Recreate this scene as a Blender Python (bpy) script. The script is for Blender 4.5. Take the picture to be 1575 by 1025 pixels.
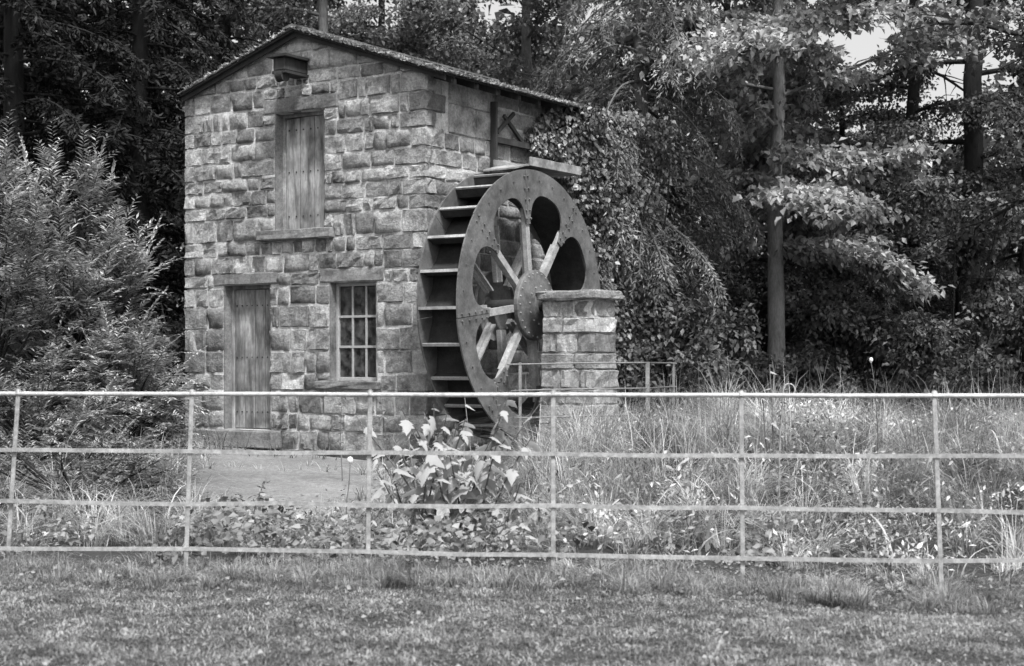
import bpy, bmesh, math, random
import numpy as np
from math import radians as R, sin, cos, pi, sqrt
from mathutils import Vector, Matrix

for o in list(bpy.data.objects): bpy.data.objects.remove(o)
S = bpy.context.scene
C = S.collection

# ------------------------------------------------------------------ camera, sky, sun, exposure
CAM_H = 1.4
cam_d = bpy.data.cameras.new('camera'); cam = bpy.data.objects.new('camera', cam_d); C.objects.link(cam)
cam.location = (0, 0, CAM_H); cam.rotation_euler = (R(90), 0, 0)
cam_d.sensor_width = 36; cam_d.lens = 36*2460/1575
cam_d.shift_y = 47.5/1575
cam_d.clip_start = .1; cam_d.clip_end = 2000
cam_d.dof.use_dof = True; cam_d.dof.focus_distance = 18; cam_d.dof.aperture_fstop = 3.2
S.camera = cam

SUN_EL, SUN_AZ = 57, 22          # degrees above the horizon; degrees to the right of straight behind the camera
sd = Vector((sin(R(SUN_AZ))*cos(R(SUN_EL)), -cos(R(SUN_AZ))*cos(R(SUN_EL)), sin(R(SUN_EL))))
w = bpy.data.worlds.new('World'); S.world = w; w.use_nodes = True
nt = w.node_tree; nt.nodes.clear()
sky = nt.nodes.new('ShaderNodeTexSky'); sky.sky_type = 'NISHITA'; sky.sun_disc = False
sky.sun_elevation = R(SUN_EL); sky.sun_rotation = R(180-SUN_AZ)
sky.air_density = 1.6; sky.dust_density = 4.0
bw = nt.nodes.new('ShaderNodeRGBToBW'); bg = nt.nodes.new('ShaderNodeBackground'); wo = nt.nodes.new('ShaderNodeOutputWorld')
nt.links.new(sky.outputs[0], bw.inputs[0]); nt.links.new(bw.outputs[0], bg.inputs[0]); nt.links.new(bg.outputs[0], wo.inputs[0])
bg.inputs[1].default_value = .105
ld = bpy.data.lights.new('sun', 'SUN'); ld.energy = 2.6; ld.angle = R(9); ld.color = (1, 1, 1)
sun = bpy.data.objects.new('sun', ld); C.objects.link(sun)
sun.rotation_euler = (-sd).to_track_quat('-Z', 'Y').to_euler(); sun.location = (0, 0, 30)
S.view_settings.view_transform = 'Standard'; S.view_settings.look = 'None'
S.view_settings.gamma = 1; S.view_settings.use_curve_mapping = False
S.view_settings.exposure = 1.12
S.render.engine = 'CYCLES'
S.cycles.max_bounces = 6; S.cycles.diffuse_bounces = 3; S.cycles.transmission_bounces = 4; S.cycles.glossy_bounces = 2
S.cycles.use_adaptive_sampling = True

rng = np.random.default_rng(7)
random.seed(11)

# ------------------------------------------------------------------ materials (a black and white place: every colour is a grey)
MATS = {}
def nodes(name):
    m = bpy.data.materials.new(name); m.use_nodes = True
    t = m.node_tree; b = t.nodes['Principled BSDF']
    MATS[name] = m
    return m, t, b
def N(t, kind, **kw):
    n = t.nodes.new(kind)
    for k, v in kw.items(): setattr(n, k, v)
    return n
def math_node(t, op, a, b):
    n = N(t, 'ShaderNodeMath', operation=op)
    for i, x in enumerate((a, b)):
        if isinstance(x, (int, float)): n.inputs[i].default_value = x
        else: t.links.new(x, n.inputs[i])
    return n.outputs[0]
def noise(t, scale, detail=4, rough=.6, vec=None, dist=0):
    n = N(t, 'ShaderNodeTexNoise'); n.inputs['Scale'].default_value = scale; n.inputs['Detail'].default_value = detail
    n.inputs['Roughness'].default_value = rough; n.inputs['Distortion'].default_value = dist
    if vec is not None: t.links.new(vec, n.inputs['Vector'])
    return n.outputs['Fac']
def remap(t, x, a, b, c, d):
    n = N(t, 'ShaderNodeMapRange'); t.links.new(x, n.inputs[0])
    for i, v in enumerate((a, b, c, d)): n.inputs[i+1].default_value = v
    return n.outputs[0]
def coords(t, scale=(1, 1, 1), out='Object'):
    tc = N(t, 'ShaderNodeTexCoord'); mp = N(t, 'ShaderNodeMapping'); mp.inputs['Scale'].default_value = scale
    t.links.new(tc.outputs[out], mp.inputs[0]); return mp.outputs[0]
def bump(t, b, h, strength, dist):
    n = N(t, 'ShaderNodeBump'); n.inputs['Strength'].default_value = strength; n.inputs['Distance'].default_value = dist
    t.links.new(h, n.inputs['Height']); t.links.new(n.outputs[0], b.inputs['Normal'])

def stone_mat(name, lo, hi, bumpd=.012, stain=.5, scale=1.0):
    m, t, b = nodes(name)
    oi = N(t, 'ShaderNodeObjectInfo'); geo = N(t, 'ShaderNodeNewGeometry')
    v = remap(t, oi.outputs['Random'], 0, 1, lo, hi)
    pos = geo.outputs['Position']
    n1 = noise(t, 3.2*scale, 6, .65, pos); n2 = noise(t, 26*scale, 5, .7, pos); n3 = noise(t, 90*scale, 3, .6, pos)
    v = math_node(t, 'MULTIPLY', v, remap(t, n1, .36, .62, 1-stain, 1.2))
    v = math_node(t, 'MULTIPLY', v, remap(t, n2, .3, .7, .62, 1.3))
    v = math_node(t, 'MULTIPLY', v, remap(t, noise(t, 1.7*scale, 5, .75, pos), .54, .66, 1.06, 1-stain))      # soot-blackened patches
    v = math_node(t, 'MULTIPLY', v, remap(t, n3, .3, .7, .8, 1.2))
    t.links.new(v, b.inputs['Base Color']); b.inputs['Roughness'].default_value = .93; b.inputs['Specular IOR Level'].default_value = .2
    h = math_node(t, 'ADD', n2, math_node(t, 'MULTIPLY', n3, .35)); bump(t, b, h, .9, bumpd)
    return m
stone_mat('sandstone', .19, .46, .045, .5)
stone_mat('dressed_stone', .17, .21, .008, .4)
stone_mat('smooth_sandstone', .26, .32, .010, .5)
stone_mat('pier_stone', .22, .50, .03, .45)
stone_mat('mortar', .44, .50, .010, .3, 1.6)
stone_mat('plinth_shade', .045, .06, .012, .3)  # near-black: the shadow gap at the wall foot is put into this colour
stone_mat('slate', .10, .14, .006, .4)

def apron_mat():
    m, t, b = nodes('concrete')
    p = coords(t)
    n1 = noise(t, .8, 5, .6, p); n2 = noise(t, 60, 4, .7, p); n3 = noise(t, 14, 6, .8, p)
    v = math_node(t, 'MULTIPLY', remap(t, n1, .3, .7, .12, .21), remap(t, n2, .3, .7, .6, 1.4))
    v = math_node(t, 'MULTIPLY', v, remap(t, n3, .35, .65, .6, 1.4))
    t.links.new(v, b.inputs['Base Color']); b.inputs['Roughness'].default_value = .95
    bump(t, b, n2, .6, .01)
apron_mat()

def ground_mat():
    m, t, b = nodes('soil')
    p = coords(t)
    n1 = noise(t, 1.3, 5, .6, p); n2 = noise(t, 30, 5, .7, p)
    v = math_node(t, 'MULTIPLY', remap(t, n1, .3, .7, .03, .06), remap(t, n2, .3, .7, .5, 1.5))
    t.links.new(v, b.inputs['Base Color']); b.inputs['Roughness'].default_value = 1
    bump(t, b, n2, 1, .04)
ground_mat()

def wood_mat(name, lo, hi, grain=(9, 9, .7), rough=.85):
    m, t, b = nodes(name)
    oi = N(t, 'ShaderNodeObjectInfo')
    p = coords(t, grain)
    add = N(t, 'ShaderNodeVectorMath', operation='ADD'); t.links.new(p, add.inputs[0])
    mul = N(t, 'ShaderNodeVectorMath', operation='SCALE'); mul.inputs[0].default_value = (9, 7, 31); t.links.new(oi.outputs['Random'], mul.inputs['Scale'])
    t.links.new(mul.outputs[0], add.inputs[1])
    n1 = noise(t, 1.0, 6, .65, add.outputs[0], .6); n2 = noise(t, 5.5, 5, .7, add.outputs[0], .2)
    geo = N(t, 'ShaderNodeNewGeometry'); n3 = noise(t, 2.2, 4, .6, geo.outputs['Position'])
    v = remap(t, n1, .34, .66, lo, hi)
    v = math_node(t, 'MULTIPLY', v, remap(t, n2, .3, .7, .62, 1.3))
    v = math_node(t, 'MULTIPLY', v, remap(t, n3, .33, .67, .45, 1.4))
    t.links.new(v, b.inputs['Base Color']); b.inputs['Roughness'].default_value = rough
    bump(t, b, n2, .6, .006)
wood_mat('weathered_wood', .10, .36, (5, 5, .9))
wood_mat('dark_wood', .022, .05)
wood_mat('near_black_wood', .015, .03)  # near-black wood; on the verge strip it carries the shadow gap
wood_mat('grey_timber', .16, .34, (3, 3, 3))

def metal_mat(name, lo, hi, rough=.55, spec=.45, sc=1):
    m, t, b = nodes(name)
    geo = N(t, 'ShaderNodeNewGeometry'); p = geo.outputs['Position']
    n1 = noise(t, 2.3*sc, 6, .65, p); n2 = noise(t, 40*sc, 5, .75, p); n3 = noise(t, 9*sc, 5, .7, p)
    v = math_node(t, 'MULTIPLY', remap(t, n1, .3, .7, lo, hi), remap(t, n2, .3, .7, .7, 1.3))
    v = math_node(t, 'MULTIPLY', v, remap(t, n3, .35, .65, .72, 1.2))
    t.links.new(v, b.inputs['Base Color'])
    t.links.new(remap(t, n3, .3, .7, rough-.12, rough+.25), b.inputs['Roughness']); b.inputs['Specular IOR Level'].default_value = spec
    bump(t, b, n2, .35, .004)
metal_mat('wheel_iron', .06, .15)
metal_mat('wheel_iron_dark', .02, .045, .8, .2)
metal_mat('spoke_iron', .20, .40, .5)
metal_mat('railing_paint', .20, .40, .45, .5, 3)
metal_mat('rail_highlight', .34, .50, .4, .5, 3)  # same paint made paler: the round top rail's highlight put into the colour
metal_mat('railing_paint_dull', .12, .22, .6, .4, 3)

def paint_mat():
    m, t, b = nodes('white_paint')
    geo = N(t, 'ShaderNodeNewGeometry'); n2 = noise(t, 40, 5, .7, geo.outputs['Position'])
    t.links.new(remap(t, n2, .3, .7, .24, .44), b.inputs['Base Color']); b.inputs['Roughness'].default_value = .6
paint_mat()
def glass_mat():
    m, t, b = nodes('old_glass')
    p = coords(t); n1 = noise(t, 9, 4, .6, p); n2 = noise(t, 3, 2, .5, p)
    tr = N(t, 'ShaderNodeBsdfTransparent'); tr.inputs[0].default_value = (.75, .75, .75, 1)
    b.inputs['Roughness'].default_value = .08; b.inputs['Specular IOR Level'].default_value = .7
    t.links.new(remap(t, n1, .35, .75, .01, .16), b.inputs['Base Color'])
    bump(t, b, n2, .25, .02)
    mx = N(t, 'ShaderNodeMixShader'); mx.inputs[0].default_value = .62
    out = [n for n in t.nodes if n.type == 'OUTPUT_MATERIAL'][0]
    t.links.new(tr.outputs[0], mx.inputs[1]); t.links.new(b.outputs[0], mx.inputs[2]); t.links.new(mx.outputs[0], out.inputs[0])
glass_mat()

def leaf_mat(name, lo, hi, transl=.35, spec=.35, rough=.5, big=True, bs=1.1, bc=.35):
    m, t, b = nodes(name)
    geo = N(t, 'ShaderNodeNewGeometry'); ri = geo.outputs['Random Per Island']
    v = remap(t, ri, 0, 1, lo, hi)
    if big:
        v = math_node(t, 'MULTIPLY', v, remap(t, noise(t, bs, 3, .55, geo.outputs['Position']), .35, .65, 1-bc, 1+bc))
    t.links.new(v, b.inputs['Base Color']); b.inputs['Roughness'].default_value = rough; b.inputs['Specular IOR Level'].default_value = spec
    tr = N(t, 'ShaderNodeBsdfTranslucent'); t.links.new(v, tr.inputs[0])
    mx = N(t, 'ShaderNodeMixShader'); mx.inputs[0].default_value = transl
    out = [n for n in t.nodes if n.type == 'OUTPUT_MATERIAL'][0]
    t.links.new(b.outputs[0], mx.inputs[1]); t.links.new(tr.outputs[0], mx.inputs[2]); t.links.new(mx.outputs[0], out.inputs[0])
    return m
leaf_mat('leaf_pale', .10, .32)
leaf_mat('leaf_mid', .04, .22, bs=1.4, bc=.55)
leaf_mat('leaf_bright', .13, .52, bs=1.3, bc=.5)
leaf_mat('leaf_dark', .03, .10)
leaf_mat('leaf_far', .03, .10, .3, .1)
leaf_mat('needle_mid', .09, .32, .25, .2, bs=1.3, bc=.5)
leaf_mat('needle_dark', .012, .040, .2, .08)
leaf_mat('frond', .10, .50, .3, .25, bs=1.6, bc=.55)
leaf_mat('ivy_leaf', .05, .24, .2, .55, .4)
leaf_mat('lawn_blade', .12, .42, .4, .12, bs=3.2, bc=.45)
leaf_mat('grass_blade', .10, .58, .35, .25, bs=1.6, bc=.65)
leaf_mat('straw', .34, .56, .3, .2)
leaf_mat('big_leaf', .30, .54, .4, .25, .55, False)
leaf_mat('moss', .16, .38, .2, .1)
leaf_mat('ground_leaf', .06, .34, .3, .35)
def bark_mat(name, lo, hi):
    m, t, b = nodes(name)
    p = coords(t, (5, 5, 1.2)); n1 = noise(t, 1.5, 6, .7, p); n2 = noise(t, 7, 6, .75, p)
    v = math_node(t, 'MULTIPLY', remap(t, n1, .3, .7, lo, hi), remap(t, n2, .3, .7, .6, 1.4))
    t.links.new(v, b.inputs['Base Color']); b.inputs['Roughness'].default_value = .95
    bump(t, b, n2, 1, .03)
bark_mat('bark', .09, .17); bark_mat('bark_dark', .010, .022); bark_mat('bark_pale', .15, .30); bark_mat('stalk', .10, .2)
def flat_mat(name, v, rough=.8):
    m, t, b = nodes(name)
    geo = N(t, 'ShaderNodeNewGeometry')
    t.links.new(remap(t, noise(t, 12, 4, .6, geo.outputs['Position']), .3, .7, v*.7, v*1.3), b.inputs['Base Color']); b.inputs['Roughness'].default_value = rough
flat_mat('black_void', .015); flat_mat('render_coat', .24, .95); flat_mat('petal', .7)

# ------------------------------------------------------------------ mesh helpers
def mesh_np(name, V, F, smooth=False):
    V = np.asarray(V, np.float32); me = bpy.data.meshes.new(name)
    if isinstance(F, np.ndarray):
        k = F.shape[1]; m = F.shape[0]
        me.vertices.add(len(V)); me.vertices.foreach_set('co', V.ravel())
        me.loops.add(m*k); me.loops.foreach_set('vertex_index', F.astype(np.int32).ravel())
        me.polygons.add(m); me.polygons.foreach_set('loop_start', np.arange(0, m*k, k, dtype=np.int32))
        me.update(calc_edges=True)
    else:
        me.from_pydata([tuple(v) for v in V.tolist()], [], F); me.update()
    if smooth: me.polygons.foreach_set('use_smooth', np.ones(len(me.polygons), bool))
    return me
def obj(name, me, mat, parent=None, loc=None, rot=None):
    o = bpy.data.objects.new(name, me); C.objects.link(o)
    if mat and not me.materials: me.materials.append(MATS[mat])
    if parent: o.parent = parent
    if loc is not None: o.location = loc
    if rot is not None: o.rotation_euler = rot
    return o
def tag(o, label=None, cat=None, group=None, kind=None):
    if label: o['label'] = label
    if cat: o['category'] = cat
    if group: o['group'] = group
    if kind: o['kind'] = kind
    return o
def empty(name, loc, rz=0):
    o = bpy.data.objects.new(name, None); C.objects.link(o); o.location = loc; o.rotation_euler = (0, 0, rz); o.empty_display_size = .2
    return o
class MB:
    def __init__(s): s.V = []; s.F = []
    def add(s, V, F):
        o = len(s.V); s.V += [tuple(v) for v in V]; s.F += [tuple(i+o for i in f) for f in F]; return s
    def hexa(s, b, t):
        return s.add(list(b)+list(t), [(3, 2, 1, 0), (4, 5, 6, 7), (0, 1, 5, 4), (1, 2, 6, 5), (2, 3, 7, 6), (3, 0, 4, 7)])
    def box(s, x0, x1, y0, y1, z0, z1):
        return s.hexa([(x0, y0, z0), (x1, y0, z0), (x1, y1, z0), (x0, y1, z0)], [(x0, y0, z1), (x1, y0, z1), (x1, y1, z1), (x0, y1, z1)])
    def tube(s, P, r, n=8, cap=True):
        V, F = tube(P, r, n, cap); return s.add(V, F)
    def bar(s, a, b, wx, wz, up=(0, 0, 1)):
        a = Vector(a); b = Vector(b); d = (b-a).normalized(); x = d.cross(Vector(up)).normalized()*wx/2; z = x.cross(d).normalized()*wz/2
        return s.hexa([a-x-z, a+x-z, b+x-z, b-x-z], [a-x+z, a+x+z, b+x+z, b-x+z])
    def build(s, name, mat, parent=None, smooth=False, bevel=0, loc=None):
        me = mesh_np(name, np.array(s.V, np.float32), s.F, smooth)
        if bevel:
            bm = bmesh.new(); bm.from_mesh(me)
            bmesh.ops.bevel(bm, geom=bm.edges[:], offset=bevel, segments=1, affect='EDGES', profile=.5)
            bm.to_mesh(me); bm.free(); me.update()
        return obj(name, me, mat, parent, loc)
def tube(P, r, n=8, cap=True):
    P = np.asarray(P, float); m = len(P); r = np.broadcast_to(np.asarray(r, float), (m,))
    T = np.gradient(P, axis=0); T /= np.linalg.norm(T, axis=1, keepdims=True)+1e-9
    ref = np.array([0, 0, 1.]) if abs(T[0, 2]) < .8 else np.array([1., 0, 0])
    A = np.cross(T, ref); A /= np.linalg.norm(A, axis=1, keepdims=True)+1e-9; B = np.cross(T, A)
    th = np.arange(n)*2*pi/n
    V = (P[:, None]+r[:, None, None]*(A[:, None]*np.cos(th)[None, :, None]+B[:, None]*np.sin(th)[None, :, None])).reshape(-1, 3)
    F = [(i*n+j, i*n+(j+1) % n, (i+1)*n+(j+1) % n, (i+1)*n+j) for i in range(m-1) for j in range(n)]
    if cap: F += [tuple(range(n)), tuple((m-1)*n+j for j in reversed(range(n)))]
    return V.tolist(), F
class Tubes:
    "many tubes of one side count, quads only, joined quickly"
    def __init__(s, n): s.n = n; s.V = []; s.F = []; s.c = 0
    def add(s, P, r):
        V, F = tube(P, r, s.n, False); s.V.append(np.array(V)); s.F.append(np.array(F)+s.c); s.c += len(V)
    def mesh(s, name): return mesh_np(name, np.concatenate(s.V), np.concatenate(s.F), True)
def unit(a): return a/(np.linalg.norm(a, axis=-1, keepdims=True)+1e-9)
def kites(P, D, Nn, L, W, fold=.12, mid=.42):
    n = len(P); D = unit(D); X = unit(np.cross(D, Nn)); Nn = np.cross(X, D)
    L = np.broadcast_to(L, (n,))[:, None]; W = np.broadcast_to(W, (n,))[:, None]
    V = np.stack([P, P+D*L*mid+X*W/2+Nn*W*fold, P+D*L-Nn*L*.12, P+D*L*mid-X*W/2+Nn*W*fold], 1).reshape(-1, 3)
    b = np.arange(n)[:, None]*4
    F = np.concatenate([b+np.array([[0, 1, 2]]), b+np.array([[0, 2, 3]])], 0)
    return V, F
def join(parts):
    Vs = []; Fs = []; c = 0
    for V, F in parts: Vs.append(V); Fs.append(F+c); c += len(V)
    return np.concatenate(Vs), np.concatenate(Fs)
def blades(P, az, h, lean, wd, seg=3, curl=None):
    n = len(P); d = np.stack([np.cos(az), np.sin(az), 0*az], 1); x = np.stack([-np.sin(az), np.cos(az), 0*az], 1)
    lv = []
    for i in range(seg+1):
        t = i/seg
        c = P+d*(h*lean*t**2)[:, None]+np.array([0, 0, 1.])*(h*(t-.45*np.minimum(lean, 1.6)*t**2*t))[:, None]
        if i < seg:
            ww = (wd*(1-t*.75)/2)[:, None]; lv += [c-x*ww, c+x*ww]
        else: lv += [c]
    k = 2*seg+1; V = np.stack(lv, 1).reshape(-1, 3); b = np.arange(n)[:, None]*k; F = []
    for i in range(seg-1):
        F += [b+np.array([[2*i, 2*i+1, 2*i+3]]), b+np.array([[2*i, 2*i+3, 2*i+2]])]
    F += [b+np.array([[2*seg-2, 2*seg-1, 2*seg]])]
    return V, np.concatenate(F)

def sstep(a, b, x): t = np.clip((x-a)/(b-a), 0, 1); return t*t*(3-2*t)
def vnoise(x, y, s=1.0, seed=0):
    x = np.asarray(x)*s+seed*17.3; y = np.asarray(y)*s+seed*9.1
    xi = np.floor(x); yi = np.floor(y); fx = x-xi; fy = y-yi; fx = fx*fx*(3-2*fx); fy = fy*fy*(3-2*fy)
    def hsh(a, b): v = np.sin(a*127.1+b*311.7+seed*3.3)*43758.5453; return v-np.floor(v)
    return (hsh(xi, yi)*(1-fx)+hsh(xi+1, yi)*fx)*(1-fy)+(hsh(xi, yi+1)*(1-fx)+hsh(xi+1, yi+1)*fx)*fy
def H(x, y):
    x = np.asarray(x, float); y = np.asarray(y, float)
    bank = .36*sstep(11.8, 17, y)*sstep(.0, 1.2, x)
    left = .16*sstep(12, 18, y)*(1-sstep(-4.3, -3.2, x))
    house = .06*sstep(14, 22, y)
    far = .9*sstep(30, 80, y)
    rough = (vnoise(x, y, .9, 2)-.5)*(.10+.30*sstep(.2, 1.2, x))*sstep(10.6, 12.5, y)*(1-.6*sstep(18, 22, y))+(vnoise(x, y, .35, 3)-.5)*.04
    apron = ((x > -4.6) & (x < -1.0) & (y > 13) & (y < 22.8))
    dip = -.12*sstep(.8, 2.8, x)*(1-sstep(11, 12.6, y))*sstep(8.2, 9.8, y)
    return dip+bank+left+house+far+np.where(apron, -.01, rough)

# ------------------------------------------------------------------ ground
xs = np.concatenate([np.linspace(-600, -40, 12), np.linspace(-32, -7, 14), np.linspace(-6.5, 6.5, 66), np.linspace(7, 32, 14), np.linspace(40, 600, 12)])
ys = np.concatenate([np.linspace(-300, -10, 8), np.linspace(-4, 5, 6), np.linspace(6, 24, 91), np.linspace(25, 60, 20), np.linspace(75, 900, 14)])
gx, gy = np.meshgrid(xs, ys); gz = H(gx, gy)
V = np.stack([gx, gy, gz], -1).reshape(-1, 3); nx = len(xs); ny = len(ys)
i, j = np.meshgrid(np.arange(nx-1), np.arange(ny-1)); a = (j*nx+i).ravel()
F = np.stack([a, a+1, a+1+nx, a+nx], 1)
ground = obj('ground', mesh_np('ground', V, F, True), 'soil'); tag(ground, 'earth under the lawn and rough grass', kind='structure'); 

# ------------------------------------------------------------------ mill house; local frame: +X runs back along the wheel side, +Y runs left along the gable
TH = math.atan2(.8417, .54)
CX, CY = -1.131, 21.0
def loc2w(x, y, z=0): return Vector((CX+.54*x-.8417*y, CY+.8417*x+.54*y, z))
GW, SL, EZ, RISE = 4.27, 4.6, 5.27, .71
Z0 = .02
def zr(s): return EZ+RISE*(1-abs(s-GW/2)/(GW/2))
house = empty('mill_house', loc2w(0, 0, 0), TH)
tag(house, 'two storey sandstone watermill with a pitched slate roof behind the iron wheel', 'mill')

OPEN = {'loading': (1.70, 2.58, 3.27, 4.90), 'door': (2.67, 3.54, .47, 2.52), 'window': (.80, 1.60, 1.17, 2.51)}
TRIM = {'llint': (1.46, 2.78, 4.90, 5.10), 'lsill': (1.53, 2.86, 3.12, 3.27), 'dlint': (2.53, 3.73, 2.52, 2.69), 'wlint': (.68, 1.78, 2.51, 2.70), 'wsill': (.74, 1.82, 1.05, 1.17), 'thr': (2.45, 4.12, .22, .47)}
HOIST = (1.98, 2.22, 5.36, 5.60)

def wall_core(name, opens, length, axis, top, mat='mortar', th=.34):
    "axis 'y': gable plane x=0 facing -X, position along +Y. axis 'x': side plane y=0 facing -Y, position along +X"
    ss = sorted({0, length}|{v for o in opens for v in o[:2]}); zz = sorted({Z0, top}|{v for o in opens for v in o[2:]})
    mb = MB()
    for a, b in zip(ss, ss[1:]):
        for c, d in zip(zz, zz[1:]):
            m = ((a+b)/2, (c+d)/2)
            if any(o[0] < m[0] < o[1] and o[2] < m[1] < o[3] for o in opens): continue
            if axis == 'y': mb.box(-.012, th, a, b, c, d)
            else: mb.box(a, b, 0, th, c, d)
    return mb
g = wall_core('gable_wall', list(OPEN.values()), GW, 'y', EZ)
g.add([(-.012, 0, EZ), (-.012, GW, EZ), (-.012, GW/2, EZ+RISE), (.34, 0, EZ), (.34, GW, EZ), (.34, GW/2, EZ+RISE)], [(0, 2, 1), (3, 4, 5), (0, 3, 5, 2), (1, 2, 5, 4)])
gable = g.build('gable_wall', 'mortar', house)
sidew = wall_core('side_wall', [], SL, 'x', EZ)
sidew = MB().box(.342, SL, -.012, .34, Z0, EZ-.001).build('side_wall', 'mortar', house)
back = MB().box(SL-.34, SL-.002, .342, GW-.34, Z0, EZ-.002).box(.342, SL-.003, GW-.338, GW-.002, Z0, EZ-.002)
back.add([(SL-.3, .3, EZ), (SL-.3, GW-.3, EZ), (SL-.3, GW/2, EZ+RISE-.1), (SL-.01, .3, EZ), (SL-.01, GW-.3, EZ), (SL-.01, GW/2, EZ+RISE-.1)], [(0, 2, 1), (3, 4, 5), (0, 3, 5, 2), (1, 2, 5, 4), (0, 1, 4, 3)])
back.build('back_wall', 'mortar', house)
MB().box(.35, SL-.35, .35, GW-.35, 2.85, 2.95).build('upper_floor', 'dark_wood', house)

def rock_face(poly, out, nx, nz, proud, rs):
    """a rock-faced stone: poly = bottom-left, bottom-right, top-right, top-left as (s, z); out maps (s, depth, z) to the house frame.
    The arris is tight, the face a broken plane with chips knocked off along its edges"""
    r = np.random.default_rng(rs)
    P = np.array(poly, float); P += r.normal(0, .005, P.shape)
    wd = max(abs(P[1, 0]-P[0, 0]), .06); ht = max(abs(P[3, 1]-P[0, 1]), abs(P[2, 1]-P[1, 1]), .06)
    eu, ew = min(.016/wd, .2), min(.014/ht, .2)
    U = np.r_[0, eu, np.sort(np.clip(np.linspace(eu, 1-eu, nx)[1:-1]+r.normal(0, .03, nx-2), eu+.04, 1-eu-.04)), 1-eu, 1]
    W = np.r_[0, ew, np.sort(np.clip(np.linspace(ew, 1-ew, nz)[1:-1]+r.normal(0, .04, nz-2), ew+.05, 1-ew-.05)), 1-ew, 1]
    tl = r.normal(0, .16, 2); ridge = r.uniform(.25, .75); rs_ = r.uniform(-.5, .5); kind = r.random()
    V = []; iu = len(U); iw = len(W); cu = r.random(); cw = r.choice([0., 1.], p=[.75, .25]); cr_ = r.uniform(.2, .5)
    for b, wv in enumerate(W):
        for a, uv in enumerate(U):
            p = (P[0]*(1-uv)+P[1]*uv)*(1-wv)+(P[3]*(1-uv)+P[2]*uv)*wv
            e = a in (0, iu-1) or b in (0, iw-1)
            d = proud*(.82+tl[0]*(uv-.5)*2+tl[1]*(wv-.5)*2+r.normal(0, .16))
            if kind < .45: d += proud*.35*(1-abs(wv-ridge-rs_*(uv-.5))*2.2)           # a bulging tooled ridge
            q = math.hypot((uv-cu)*wd/ht, wv-cw)
            if kind > .4 and q < cr_: d -= proud*.75                                    # a spalled corner or underside
            jit = r.normal(0, .004, 2)
            V.append(out(p[0]+jit[0], max(d, .0165) if not e else .002, p[1]+jit[1]))
    F = [(b*iu+a, b*iu+a+1, (b+1)*iu+a+1, (b+1)*iu+a) for b in range(iw-1) for a in range(iu-1)]
    return V, F
def rock_block(lx, ly, lz, rs, amp=.015, rnd=.03, n=(5, 4, 4)):
    "a rock-faced block standing on z=0 with its near corner at the origin"
    r = np.random.default_rng(rs); bm = bmesh.new()
    def ax(L, k):
        e = min(rnd, L*.2); return [0, e]+list(np.linspace(e, L-e, k)[1:-1])+[L-e, L]
    A = [ax(lx, n[0]-1), ax(ly, n[1]-1), ax(lz, n[2]-1)]
    idx = {}
    def vert(i, j, k):
        if (i, j, k) in idx: return idx[(i, j, k)]
        p = np.array([A[0][i], A[1][j], A[2][k]], float); c = np.array([lx, ly, lz])/2
        ext = [i in (0, len(A[0])-1), j in (0, len(A[1])-1), k in (0, len(A[2])-1)]
        q = p.copy()
        for m in range(3):
            if ext[m]:
                if sum(ext) >= 2: q[m] += np.sign(c[m]-p[m])*min(rnd*.55, [lx, ly, lz][m]*.12)
                else: q[m] += -np.sign(c[m]-p[m])*max(r.normal(amp*.3, amp), -amp*1.2)
        q += r.normal(0, .003, 3)
        v = bm.verts.new(q); idx[(i, j, k)] = v; return v
    L = [len(x)-1 for x in A]
    def f(*vs):
        try: bm.faces.new(vs)
        except ValueError: pass
    for i in range(L[0]):
        for j in range(L[1]):
            for k, fl in ((0, 1), (L[2], 0)):
                q = [vert(i, j, k), vert(i+1, j, k), vert(i+1, j+1, k), vert(i, j+1, k)]; f(*(q[::-1] if fl else q))
    for i in range(L[0]):
        for k in range(L[2]):
            for j, fl in ((0, 0), (L[1], 1)):
                q = [vert(i, j, k), vert(i+1, j, k), vert(i+1, j, k+1), vert(i, j, k+1)]; f(*(q[::-1] if fl else q))
    for j in range(L[1]):
        for k in range(L[2]):
            for i, fl in ((0, 1), (L[0], 0)):
                q = [vert(i, j, k), vert(i, j+1, k), vert(i, j+1, k+1), vert(i, j, k+1)]; f(*(q[::-1] if fl else q))
    me = bpy.data.meshes.new('stone'); bm.to_mesh(me); bm.free()
    return me

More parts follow.
